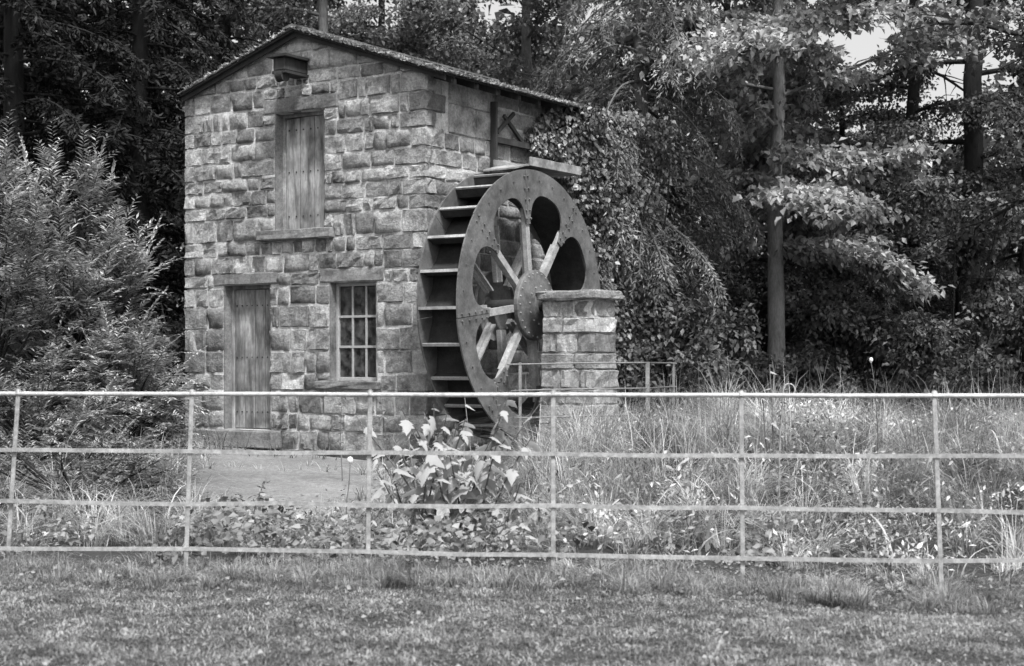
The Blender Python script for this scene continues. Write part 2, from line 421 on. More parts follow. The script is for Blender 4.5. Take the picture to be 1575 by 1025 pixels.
# courses shared by the gable, the side wall and the quoins
rc = random.Random(5)
zs = [.215]
while zs[-1] < EZ+RISE-.1:
    zs.append(zs[-1]+rc.choice([.18, .21, .23, .25, .27, .31]))
eave_i = min(range(len(zs)), key=lambda k: abs(zs[k]-EZ))
sh = EZ-zs[eave_i]; zs = [z+sh*(min(z, EZ)-.215)/(EZ-.215) if z <= zs[eave_i] else z+sh for z in zs]
GAP = .015
def g_out(s, d, z): return (-d, s, z)
def s_out(s, d, z): return (s, -d, z)
qlen = []
for k in range(len(zs)-1):
    qlen.append((.42+rc.uniform(-.06, .1), .22) if k % 2 else (.24+rc.uniform(-.03, .04), .46+rc.uniform(-.05, .08)))
nstone = 0
for k, (z0, z1) in enumerate(zip(zs, zs[1:])):
    blocked = list(OPEN.values())+list(TRIM.values())+[HOIST]
    above = z0 >= EZ-.05
    q = qlen[k]
    if not above:                      # quoins at both gable corners
        for left in (0, 1):
            gy_, sx_ = (q[0], q[1]) if not left else (q[1]*.8, q[0])
            me = rock_block(sx_, gy_, z1-z0-GAP, 900+k*2+left, .011, .012, (5, 5, 4))
            o = obj('stone', me, 'sandstone', gable, (-.03, (-.03 if not left else GW+.03-gy_), z0)); nstone += 1
    a = (q[0]-.03+GAP) if not above else 0.0; end = (GW+.03-q[1]*.8-GAP) if not above else GW
    cuts = [a]
    while cuts[-1] < end-.16:
        cuts.append(cuts[-1]+rc.choice([.17, .23, .29, .35, .42, .5])*(1.1 if z1-z0 > .28 else .95))
    cuts[-1] = end
    if len(cuts) > 2 and cuts[-1]-cuts[-2] < .13: cuts.pop(-2)
    edges = set(cuts)
    near = [o for o in blocked if o[2] < z1-.02 and o[3] > z0+.02]
    for o in near:
        for e in (o[0], o[1]):
            if a < e < end:
                edges = {x for x in edges if abs(x-e) > .1 or x in (a, end)}; edges.add(e)
    edges = sorted(edges)
    for l, r_ in zip(edges, edges[1:]):
        if r_-l < .06: continue
        m = (l+r_)/2; c0, c1 = z0, z1
        for o in near:
            if o[0] < m < o[1]:
                if o[2] <= c0+.02 and o[3] >= c1-.02: c0 = c1
                elif o[2] <= c0+.05: c0 = max(c0, o[3])
                else: c1 = min(c1, o[2])
        if c1-c0 < .07: continue
        L_, R_ = l+GAP/2, r_-GAP/2
        if above or c1 > zr(L_) or c1 > zr(R_):
            off = .03
            while L_ < R_ and zr(L_)-off < c0+.03: L_ += .01
            while L_ < R_ and zr(R_)-off < c0+.03: R_ -= .01
            if R_-L_ < .08: continue
            tl, tr = min(c1-GAP, zr(L_)-off), min(c1-GAP, zr(R_)-off)
        else: tl = tr = c1-GAP
        V, F = rock_face([(L_, c0), (R_, c0), (R_, tr), (L_, tl)], g_out, 4 if R_-L_ < .3 else 6, 4, rc.uniform(.03, .058), 100+nstone)
        F = [f[::-1] for f in F]
        obj('stone', mesh_np('stone', V, F, nstone % 5 < 2), 'sandstone', gable); nstone += 1
SMOOTH = (.24, 1.62, 4.50, EZ-.02)          # the plain dressed panel under the eaves
far_stone = MB(); nside = 0
for k, (z0, z1) in enumerate(zip(zs, zs[1:])):
    if z0 >= EZ-.05: break
    q = qlen[k]; a = q[1]-.03+GAP; end = SL
    cuts = [a]
    while cuts[-1] < end-.2: cuts.append(cuts[-1]+rc.choice([.28, .36, .44, .52, .62]))
    cuts[-1] = end; edges = set(cuts)
    near = SMOOTH[2] < z1-.02
    if near:
        edges = {x for x in edges if abs(x-SMOOTH[1]) > .1}; edges.add(SMOOTH[1])
    edges = sorted(edges)
    for l, r_ in zip(edges, edges[1:]):
        if r_-l < .06: continue
        m = (l+r_)/2; c0, c1 = z0, z1
        if near and m < SMOOTH[1]:
            c1 = min(c1, SMOOTH[2])
        if c1-c0 < .07: continue
        V, F = rock_face([(l+GAP/2, c0), (r_-GAP/2, c0), (r_-GAP/2, c1-GAP), (l+GAP/2, c1-GAP)], s_out, 4 if r_-l < .34 else 5, 4, rc.uniform(.02, .05), 5000+k*50+int(l*9))
        if l < 2.9: obj('stone', mesh_np('stone', V, F, nside % 5 < 2), 'sandstone', sidew); nside += 1
        else: far_stone.add(V, F)
tag(far_stone.build('stonework', 'sandstone', sidew, True), kind='stuff')
zmid = SMOOTH[2]+(SMOOTH[3]-SMOOTH[2])*.52
for (x0_, x1_, z0_, z1_) in ((SMOOTH[0]+.26, 1.13, SMOOTH[2], zmid), (1.13, SMOOTH[1], SMOOTH[2], zmid), (SMOOTH[0]+.26, .92, zmid, SMOOTH[3]), (.92, SMOOTH[1], zmid, SMOOTH[3])):
    obj('smooth_stone', rock_block(x1_-x0_-.006, .04, z1_-z0_-.006, int(x0_*70+z0_*9), .003, .01, (6, 4, 5)), 'smooth_sandstone', sidew, (x0_, -.036, z0_))
def dressed(name, rect, d0, d1, mat='dressed_stone', parent=None, seed=1):
    me = rock_block(d0+d1, rect[1]-rect[0], rect[3]-rect[2]-.006, seed, .004, .014, (4, 7, 4))
    return obj(name, me, mat, parent or house, (-d0, rect[0], rect[2]+.003))
dressed('lintel', TRIM['llint'], .035, .2, seed=21); dressed('lintel', TRIM['dlint'], .035, .2, seed=22); dressed('lintel', TRIM['wlint'], .03, .2, seed=23)
dressed('sill', TRIM['lsill'], .11, .2, seed=24); dressed('sill', TRIM['wsill'], .09, .2, seed=25)
dressed('threshold', TRIM['thr'], .26, .1, seed=26)
for a, b in ((-.03, .9), (.91, 1.8), (1.81, 2.9), (2.91, 4.28)): obj('plinth_shade', rock_block(.12, b-a, .235, int(a*50)+90, .008, .02, (4, 6, 4)), 'plinth_shade', house, (-.06, a, -.03))  # added dark strip that stands for the shadow between wall and apron

for o_ in OPEN.values():            # dressed stone lining the reveals
    for y0_, y1_ in ((o_[0]-.0005, o_[0]+.0015), (o_[1]-.0015, o_[1]+.0005)):
        MB().box(-.014, .128 if o_ is not OPEN['window'] else .108, y0_-.01, y1_+.01, o_[2]+.002, o_[3]-.002).build('jamb', 'dressed_stone', house)
# doors
def plank_door(rect, n, name, seed):
    s0, s1, z0, z1 = rect; d = empty(name, (.15, (s0+s1)/2, z0), 0); d.parent = house
    wv = (s1-s0-.10)/n; r = random.Random(seed)
    for i in range(n):
        y = -(s1-s0)/2+.05+i*wv; dx = r.uniform(-.006, .006)
        MB().box(dx, dx+.035, y+.006, y+wv-.006, .012, z1-z0-.055+r.uniform(-.008, .004)).build('plank', 'weathered_wood', d, bevel=.005)
    h = (s1-s0)/2
    f = MB().box(-.02, .07, -h+.002, -h+.048, .002, z1-z0-.002).box(-.02, .07, h-.048, h-.002, .002, z1-z0-.002).box(-.02, .07, -h+.05, h-.05, z1-z0-.05, z1-z0-.004)
    f.build('frame', 'weathered_wood' if name == 'door' else 'grey_timber', d)
    nl = MB()
    for i in range(n):
        for zf in (.12, .5, .86):
            for q in (.25, .75):
                y = -(s1-s0)/2+.05+(i+q)*wv; zc = (z1-z0)*zf; nl.box(-.011, .004, y-.008, y+.008, zc-.008, zc+.008)
    tag(nl.build('nails', 'wheel_iron_dark', d), kind='stuff')
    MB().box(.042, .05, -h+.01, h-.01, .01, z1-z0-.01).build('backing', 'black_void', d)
    return d
ldoor = plank_door(OPEN['loading'], 3, 'loading_door', 3)
fdoor = plank_door(OPEN['door'], 4, 'door', 4)
MB().box(-.03, -.006, -.40, -.34, 1.0, 1.09).tube([(-.05, -.37, 1.03), (-.05, -.37, 1.06)], .016, 8).build('latch', 'wheel_iron_dark', fdoor)

# window: 3 x 3 panes
s0, s1, z0, z1 = OPEN['window']; win = empty('window', (.12, s0, z0)); win.parent = house
Wd, Hh = s1-s0, z1-z0
MB().box(-.01, .06, .002, .05, .002, Hh-.002).box(-.01, .06, Wd-.05, Wd-.002, .002, Hh-.002).box(-.01, .06, .052, Wd-.052, .002, .05).box(-.01, .06, .052, Wd-.052, Hh-.05, Hh-.002).build('frame', 'white_paint', win, bevel=.004)
pw, ph = (Wd-.10)/3, (Hh-.10)/3
for i in (1, 2):
    MB().box(.0, .035, .05+i*pw-.0125, .05+i*pw+.0125, .052, Hh-.052).build('glazing_bar', 'white_paint', win)
    MB().box(-.003, .032, .052, Wd-.052, .05+i*ph-.016, .05+i*ph+.016).build('glazing_bar', 'white_paint', win)
for i in range(3):
    for j in range(3):
        rx = random.uniform(-.02, .02)
        MB().hexa([(.018, .05+i*pw+.012, .05+j*ph+.012), (.022, .05+i*pw+.012, .05+j*ph+.012), (.022+rx*.1, .05+(i+1)*pw-.012, .05+j*ph+.012), (.018+rx*.1, .05+(i+1)*pw-.012, .05+j*ph+.012)],
                  [(.018, .05+i*pw+.012, .05+(j+1)*ph-.012), (.022, .05+i*pw+.012, .05+(j+1)*ph-.012), (.022+rx*.1, .05+(i+1)*pw-.012, .05+(j+1)*ph-.012), (.018+rx*.1, .05+(i+1)*pw-.012, .05+(j+1)*ph-.012)]).build('pane', 'old_glass', win)

# hoist beam in the gable
hb = MB().box(-.50, .1, HOIST[0]+.02, HOIST[1]-.02, HOIST[2]+.03, HOIST[3]-.04).build('hoist_beam', 'dark_wood', house, bevel=.01)
MB().box(-.56, .02, HOIST[0]-.05, HOIST[1]+.05, HOIST[3]-.035, HOIST[3]).build('cover_board', 'near_black_wood', hb)
MB().box(-.50, .02, HOIST[0]+.0, HOIST[1]+.0, HOIST[2]-.01, HOIST[2]+.025).build('cover_board', 'near_black_wood', hb)
MB().tube([(-.43, HOIST[0]+.06, HOIST[2]-.03), (-.43, HOIST[0]+.18, HOIST[2]-.03)], .085, 16).build('pulley', 'wheel_iron_dark', hb, bevel=.008)

# roof
OVG, TK = .16, .045
OV = {-1: .38, 1: .0}; OVE = OV[-1]
mroof = RISE/(GW/2)
def roof_pt(x, s, up):           # s measured across the gable
    return (x, s, EZ+RISE-abs(s-GW/2)*mroof+up)
roof = empty('roof', (0, 0, 0)); roof.parent = house
XB = SL+.16
for sgn in (-1, 1):
    OVE = OV[sgn]; se = GW/2+sgn*(GW/2+OVE); sm = GW/2
    a, b = (se, sm) if sgn < 0 else (sm, se)
    MB().hexa([roof_pt(-OVG, a, .004), roof_pt(XB, a, .004), roof_pt(XB, b, .004), roof_pt(-OVG, b, .004)], [roof_pt(-OVG, a, .03), roof_pt(XB, a, .03), roof_pt(XB, b, .03), roof_pt(-OVG, b, .03)]).build('roof_board', 'near_black_wood', roof)
    # black strip under the gable edge: the slates' shadow gap put into its colour
    MB().hexa([roof_pt(-OVG+.05, a, -.065), roof_pt(-OVG+.08, a, -.065), roof_pt(-OVG+.08, b, -.065), roof_pt(-OVG+.05, b, -.065)], [roof_pt(-OVG+.05, a, .002), roof_pt(-OVG+.08, a, .002), roof_pt(-OVG+.08, b, .002), roof_pt(-OVG+.05, b, .002)]).build('verge_shade', 'near_black_wood', roof)
    for i in range(9):           # rafters showing under the eaves
        x = .12+i*.54; e = GW/2+sgn*(GW/2+OVE-.06); q0 = GW/2+sgn*(GW/2-.3)
        MB().hexa([roof_pt(x, e, -.09), roof_pt(x+.06, e, -.09), roof_pt(x+.06, q0, -.09), roof_pt(x, q0, -.09)], [roof_pt(x, e, .002), roof_pt(x+.06, e, .002), roof_pt(x+.06, q0, .002), roof_pt(x, q0, .002)]).build('rafter', 'dark_wood', roof)
    sl = MB(); r = random.Random(8+sgn)
    rows = 9; width = (GW/2+OVE+.03)/rows
    for k in range(rows):
        s_lo = GW/2+sgn*(GW/2+OVE+.03-k*width); s_hi = s_lo-sgn*width*1.15
        if (s_hi-GW/2)*sgn < 0: s_hi = GW/2
        x = -OVG-.02-(.15 if k % 2 else 0)
        while x < XB:
            wv = r.uniform(.26, .36); x0, x1 = max(x, -OVG-.02), min(x+wv-.006, XB+.02)
            if x1-x0 > .03:
                u0 = .032+r.uniform(.008, .022); u1 = .033
                c = [roof_pt(x0, s_lo, u0), roof_pt(x1, s_lo, u0+r.uniform(-.004, .004)), roof_pt(x1, s_hi, u1), roof_pt(x0, s_hi, u1)]
                sl.hexa(c, [(p[0], p[1], p[2]+.018) for p in c])
            x += wv
    tag(sl.build('slates', 'slate', roof), kind='stuff')
OVE = OV[-1]
rid = MB(); x = -OVG-.04
while x < XB:
    x1 = min(x+.45, XB+.03)
    rid.hexa([(x, GW/2-.16, EZ+RISE+.03), (x1-.008, GW/2-.16, EZ+RISE+.03), (x1-.008, GW/2, EZ+RISE+.055), (x, GW/2, EZ+RISE+.055)], [(x, GW/2-.16, EZ+RISE+.055), (x1-.008, GW/2-.16, EZ+RISE+.055), (x1-.008, GW/2, EZ+RISE+.10), (x, GW/2, EZ+RISE+.10)])
    rid.hexa([(x, GW/2, EZ+RISE+.055), (x1-.008, GW/2, EZ+RISE+.055), (x1-.008, GW/2+.16, EZ+RISE+.03), (x, GW/2+.16, EZ+RISE+.03)], [(x, GW/2, EZ+RISE+.10), (x1-.008, GW/2, EZ+RISE+.10), (x1-.008, GW/2+.16, EZ+RISE+.055), (x, GW/2+.16, EZ+RISE+.055)])
    x = x1
rid.build('ridge', 'slate', roof)
# moss and needle litter along the verge and the wheel-side eaves
n = 9000; e = rng.random(n)
sv = np.where(rng.random(n) < .8, rng.uniform(-OVE, GW/2, n), rng.uniform(GW/2, GW+OV[1], n)); xv = -OVG+rng.exponential(.07, n)-.03
m2 = rng.random(n) < .62
xv = np.where(m2, rng.uniform(-OVG, XB, n), xv); sv = np.where(m2, -OVE+rng.exponential(.09, n)-.04, sv)
zv = EZ+RISE-np.abs(sv-GW/2)*mroof+.05
dens = vnoise(xv, sv, 2.2, 5)
P = np.stack([xv, sv, zv], 1)[dens+.25 > .28]; n = len(P)
D = rng.normal(0, 1, (n, 3)); D[:, 2] = np.abs(D[:, 2])*.6-.15
Vv, Ff = kites(P, D, rng.normal(0, 1, (n, 3)), rng.uniform(.03, .075, n), rng.uniform(.02, .045, n))
tag(obj('moss', mesh_np('moss', Vv, Ff), 'moss', roof), kind='stuff')

# ------------------------------------------------------------------ water wheel
WR, WT, WY, WZ = 1.80, 1.0, -.74, 2.18
HW = .29
wheel = empty('water_wheel', loc2w(WT, WY, WZ-WR), TH)
tag(wheel, 'large rusty iron overshot water wheel with petal shaped openings beside the mill', 'water wheel')
def wp(r, a, y): return (r*sin(a), y, WR+r*cos(a))       # angle from the top; +sin runs back along the wall
A0 = R(-7)
def plate_mesh(a_mid, y0, y1):
    hw = R(22.5)-.0025
    rin, rtop = .60*WR, .832*WR
    pm = hw-.050/(.68*WR)
    ph_ = np.r_[np.linspace(-hw, -pm-.001, 3), -pm+(pm)*(1-np.cos(np.linspace(0, pi, 25)))[:25] if False else pm*np.sin(np.linspace(-pi/2, pi/2, 27)), np.linspace(pm+.001, hw, 3)]
    rr = []
    for p in ph_:
        if abs(p) >= pm: rr.append(rin)
        else: rr.append(rin-.06+(rtop-rin+.06)*max(0, 1-(abs(p)/pm)**2.9)**.44)
    V = []; F = []; m = len(ph_)
    for p, r_ in zip(ph_, rr):
        for y in (y0, y1): V += [wp(r_, a_mid+p, y), wp(WR, a_mid+p, y)]
    for i in range(m-1):
        a, b = 4*i, 4*(i+1)
        F += [(a, a+1, b+1, b), (a+2, b+2, b+3, a+3), (a, b, b+2, a+2), (a+1, a+3, b+3, b+1)]
    F += [(0, 2, 3, 1), (4*(m-1), 4*(m-1)+1, 4*(m-1)+3, 4*(m-1)+2)]
    return V, F
bolts = MB()
def bolt(mb, p, rad, h, outy):
    V = []; n = 6
    for k in range(n): V.append((p[0]+rad*cos(k*pi/3), p[1], p[2]+rad*sin(k*pi/3)))
    for k in range(n): V.append((p[0]+rad*.8*cos(k*pi/3), p[1]+outy*h, p[2]+rad*.8*sin(k*pi/3)))
    mb.add(V, [tuple(range(6, 12))]+[(k, (k+1) % 6, 6+(k+1) % 6, 6+k) for k in range(6)])
for side, (ya, yb) in (('front', (-HW-.022, -HW)), ('rear', (HW, HW+.022))):
    for k in range(8):
        am = A0+R(45*k+22.5); dy = random.uniform(-.004, .004)
        V, F = plate_mesh(am, ya+dy, yb+dy); MB().add(V, F).build('shroud_plate', 'wheel_iron', wheel)
    for k in range(8):
        a = A0+R(45*k); d = Vector((sin(a), 0, cos(a))); tt = Vector((cos(a), 0, -sin(a))); o = Vector((0, 0, WR))
        s = 1 if side == 'front' else -1
        yf = (ya if side == 'front' else yb)
        mb = MB()
        def rect(r0, r1, t0, t1, y0, y1):
            q = lambda r, t, y: o+d*r+tt*t+Vector((0, y, 0))
            mb.hexa([q(r0, t0, y0), q(r1, t0, y0), q(r1, t1, y0), q(r0, t1, y0)], [q(r0, t0, y1), q(r1, t0, y1), q(r1, t1, y1), q(r0, t1, y1)])
        yb2 = -HW+.002 if s > 0 else HW-.002
        lo, hi = sorted((yb2, yb2+s*.065)); rect(.18*WR, .72*WR, -.046, .046, lo, hi)
        lo, hi = sorted((yb2+s*.0655, yb2+s*.12)); rect(.18*WR, .60*WR, -.012, .012, lo, hi)
        mb.build('spoke', 'spoke_iron', wheel)
        if side == 'front':
            for r_ in (.64, .70, .78, .86, .95):
                for t_ in (-.045, .045): bolt(bolts, o+d*(r_*WR)+tt*t_+Vector((0, ya-.004, 0)), .017, .016, -1)
            for r_ in (.93,):
                for da in (.2, .4, .6): 
                    a2 = a+da; bolt(bolts, wp(r_*WR, a2, ya-.004), .013, .012, -1)
tag(bolts.build('bolts', 'wheel_iron', wheel), kind='stuff')
for k in range(24):
    a = A0+R(15*k+4)
    for _ in (0,):
        V = []; prof = [(WR-.012, a), (.92*WR, a-R(.5)), (.836*WR, a+R(8))]
        prof2 = [(r_, aa+.022/r_) for r_, aa in prof]
        for pr in (prof, prof2):
            for r_, aa in pr: V += [wp(r_, aa, -HW+.001), wp(r_, aa, HW-.001)]
        F = [(0, 1, 3, 2), (2, 3, 5, 4), (6, 8, 9, 7), (8, 10, 11, 9), (0, 6, 7, 1), (4, 5, 11, 10), (0, 2, 8, 6), (2, 4, 10, 8), (1, 7, 9, 3), (3, 9, 11, 5)]
        bk = MB().add(V, F).build('bucket', 'wheel_iron_dark', wheel)
        V2 = []
        for y in (-HW+.001, HW-.001): V2 += [wp(WR-.03, a-.004, y), wp(WR-.006, a-.004, y), wp(WR-.006, a+.017, y), wp(WR-.03, a+.017, y)]
        MB().hexa(V2[:4], V2[4:]).build('bucket_lip', 'spoke_iron', bk)
V = []; F = []; n = 72
for i in range(n):
    a = 2*pi*i/n
    for r_ in (.775*WR, .765*WR):
        V += [wp(r_*.835/.775, a, -HW+.002), wp(r_*.835/.775, a, HW-.002)]
for i in range(n):
    a, b = 4*i, 4*((i+1) % n); F += [(a, a+1, b+1, b), (a+2, b+2, b+3, a+3), (a, b, b+2, a+2), (a+1, a+3, b+3, b+1)]
MB().add(V, F).build('sole_plate', 'wheel_iron_dark', wheel)
def lathe(prof, n=40):
    V = []; F = []
    for r_, y in prof:
        for i in range(n): V.append(wp(r_, 2*pi*i/n, y))
    for k in range(len(prof)-1):
        for i in range(n): F.append((k*n+i, k*n+(i+1) % n, (k+1)*n+(i+1) % n, (k+1)*n+i))
    return V, F
for s in (-1, 1):
    pr = [(.47, s*(HW+.0)), (.47, s*(HW+.05)), (.455, s*(HW+.062)), (.30, s*(HW+.10)), (.16, s*(HW+.125)), (.13, s*(HW+.14)), (.001, s*(HW+.14))]
    V, F = lathe(pr); hub = MB().add(V, F).build('hub', 'wheel_iron', wheel)
    if s < 0:
        rv = MB()
        for k in range(24): bolt(rv, wp(.425, 2*pi*k/24, -HW-.066), .013, .014, -1)
        for k in range(12): bolt(rv, wp(.25, 2*pi*k/12+.1, -HW-.108), .013, .014, -1)
        tag(rv.build('rivets', 'spoke_iron', hub), kind='stuff')
V, F = lathe([(.085, -.62), (.085, .70)], 20); MB().add(V, F).build('axle', 'wheel_iron_dark', wheel)

# ------------------------------------------------------------------ stone pier carrying the outer bearing
PX0, PX1, PY0, PY1 = .72, 1.26, -2.14, -1.36
pier = empty('stone_pier', loc2w((PX0+PX1)/2, (PY0+PY1)/2, .1), TH)
tag(pier, 'short pale sandstone pier with a slab cap in front of the wheel', 'stone pier')
rp = random.Random(9)
px, py = PX1-PX0, PY1-PY0
z = 0.0; k = 0; hs = [.27, .24, .26, .2, .24, .21, .25, .2, .22]
tot = 2.35-.1-.12; hs = [h*tot/sum(hs) for h in hs]
MB().box(-px/2+.012, px/2-.012, -py/2+.012, py/2-.012, 0, tot).build('core', 'mortar', pier)
for h in hs:
    tp = .05*(1-z/tot)+.0
    wy = py+tp*2; wx = px+tp*2
    n = 2 if k % 2 else 3
    if k in (2, 5): n = 2
    ws = [rp.uniform(.7, 1.3) for _ in range(n)]; ws = [q*wy/sum(ws) for q in ws]; y = -wy/2
    for q in ws:
        if n == 2 or rp.random() < .5: parts = [(-wx/2, wx)]
        else: d = wx*rp.uniform(.4, .6); parts = [(-wx/2, d-.01), (-wx/2+d, wx-d)]
        for x0, lx in parts:
            ins = rp.uniform(-.008, .015)
            obj('stone', rock_block(lx-2*ins, q-.014, h-.014, 3000+k*31+int(y*90)+int(x0*70), .013, .014, (5, 6, 4)), 'pier_stone', pier, (x0+ins, y+.007, z))
        y += q
    z += h; k += 1
obj('cap_slab', rock_block(px+.16, py+.14, .115, 77, .006, .018, (7, 7, 4)), 'pier_stone', pier, (-px/2-.08, -py/2-.07, tot+.003))

# ------------------------------------------------------------------ wooden launder over the wheel and the frame that carries it
lau = empty('launder', loc2w(2.2, -.70, 4.04), TH); tag(lau, 'pale timber water trough running under the eaves onto the wheel top', 'trough')
Lx0, Lx1 = -1.2, .12
for i in range(3): MB().box(Lx0, Lx1, -.27+i*.18, -.27+i*.18+.172, 0, .03).build('base_board', 'grey_timber', lau)
MB().box(Lx0, Lx1, -.305, -.272, .0, .12).build('side_board', 'grey_timber', lau, bevel=.005)
MB().box(Lx0, Lx1, .272, .305, .0, .12).build('side_board', 'grey_timber', lau, bevel=.005)
MB().hexa([(Lx0-.32, -.25, -.07), (Lx0-.002, -.25, .004), (Lx0-.002, .25, .004), (Lx0-.32, .25, -.07)], [(Lx0-.32, -.25, -.05), (Lx0-.002, -.25, .028), (Lx0-.002, .25, .028), (Lx0-.32, .25, -.05)]).build('spout', 'grey_timber', lau)
frm = empty('timber_bracket', loc2w(1.5, -.06, 4.02), TH); tag(frm, 'dark timber bracket frame fixed to the wall above the wheel', 'bracket')
MB().box(-.025, .025, -.07, .02, -.05, 1.02).build('post', 'dark_wood', frm)
MB().bar((.042, -.03, .50), (1.02, -.03, .50), .06, .08).build('rail', 'dark_wood', frm)
MB().bar((.05, -.045, .60), (.48, -.045, .92), .04, .05).build('brace', 'dark_wood', frm)
MB().bar((.24, -.03, .86), (.72, -.03, .55), .04, .05).build('brace', 'dark_wood', frm)
MB().bar((0, -.07, .02), (0, -.62, .0), .07, .08).build('arm', 'dark_wood', frm)

# ------------------------------------------------------------------ concrete apron in front of the gable
mb = MB(); r = random.Random(3)
ap = [loc2w(-.12, .35), loc2w(-.12, 4.2), Vector((-3.75, 17.6, 0)), Vector((-2.75, 13.7, 0)), Vector((-1.25, 13.9, 0)), Vector((-1.15, 17.0, 0))]
top = [(p.x, p.y, float(H(p.x, p.y))+.035+(.0 if q < 2 else 0)) for q, p in enumerate(ap)]
mb.add(top+[(x, y, z-.3) for x, y, z in top], [(0, 1, 2, 3, 4, 5)]+[(i, i+6, (i+1) % 6+6, (i+1) % 6) for i in range(6)])
tag(mb.build('concrete_path', 'concrete'), 'worn concrete apron leading to the mill door', kind='structure')

# ------------------------------------------------------------------ estate railing across the foreground
fa, fb = Vector((-3.365, 10.9, 0)), Vector((2.693, 10.2, 0))
fence = empty('estate_railing', (fa+fb)/2, math.atan2(fb.y-fa.y, fb.x-fa.x))
tag(fence, 'long pale iron estate railing with four rails across the foreground', 'railing')
sp = (fb-fa).length/5; off = (fb-fa).length/2
leans = {0: (.10, .03), 1: (.045, -.01), 2: (.02, .01), 3: (0, 0), 4: (-.012, .01), 5: (-.045, -.02)}
def railing_world(i):
    return fa+(fb-fa)*(i/5)
RZ = [1.197, .81, .465, .15]
for i in range(-2, 8):
    lx, ly = leans.get(i, (random.uniform(-.03, .03), 0)); x = -off+i*sp
    b = Vector((x-lx*1.1, ly, -.26)); t_ = Vector((x, 0, 1.195))
    MB().bar(b, t_, .030, .014, (0, 1, 0)).build('post', 'railing_paint', fence, bevel=.003)
    mb = MB(); mb.tube([(x, 0, 1.195), (x, 0, 1.222), (x, 0, 1.232)], [.020, .019, .009], 8); mb.build('post_cap', 'railing_paint', fence, True)
def wavy(z, i0=-2, i1=7, amp=.006, seed=1):
    r = random.Random(seed); P = []
    for i in np.arange(i0, i1+.01, .5): P.append((-off+i*sp, 0, z+r.uniform(-amp, amp)))
    return P
P = wavy(RZ[0], amp=.002); MB().tube(P, .0155, 10).build('rail', 'rail_highlight', fence, True)
for q, z in enumerate(RZ[1:]):
    P = wavy(z, amp=.009, seed=q+2); V = []; F = []
    for x, y, zz in P: V += [(x, -.006, zz-.0135), (x, .006, zz-.0135), (x, .006, zz+.0135), (x, -.006, zz+.0135)]
    for i in range(len(P)-1):
        a, b = 4*i, 4*i+4; F += [(a+c, a+(c+1) % 4, b+(c+1) % 4, b+c) for c in range(4)]
    V = [(x, y-.014, z_) for x, y, z_ in V]
    o = MB().add(V, F).build('rail', 'railing_paint', fence)
# small railing round the wheel pit
pr_ = empty('pit_railing', (.9, 19.3, float(H(.9, 19.3))), 0); tag(pr_, 'thin old iron railing round the pier and wheel pit', 'railing')
def PR(px, Y, z): return Vector(((px-787.5)/2460*Y-.9, Y-19.3, z-pr_.location.z))
posts = [(800, 19.2), (996, 19.7), (1036, 21.6)]
for px_, Y in posts: MB().bar(PR(px_, Y, .1), PR(px_, Y, 1.42), .05 if px_ == 996 else .035, .02, (0, 1, 0)).build('post', 'railing_paint_dull', pr_)
for z_, lo in ((1.405, 780), (1.09, 785), (.76, 790)):
    MB().tube([PR(lo, 19.15, z_-.012), PR(800, 19.2, z_-.01), PR(900, 19.45, z_+.006), PR(996, 19.7, z_+.01)], .011, 6).build('rail', 'railing_paint_dull', pr_, True)
    MB().tube([PR(996, 19.7, z_+.01), PR(1030, 21.3, z_+.005), PR(1040, 21.8, z_)], .011, 6).build('rail', 'railing_paint_dull', pr_, True)

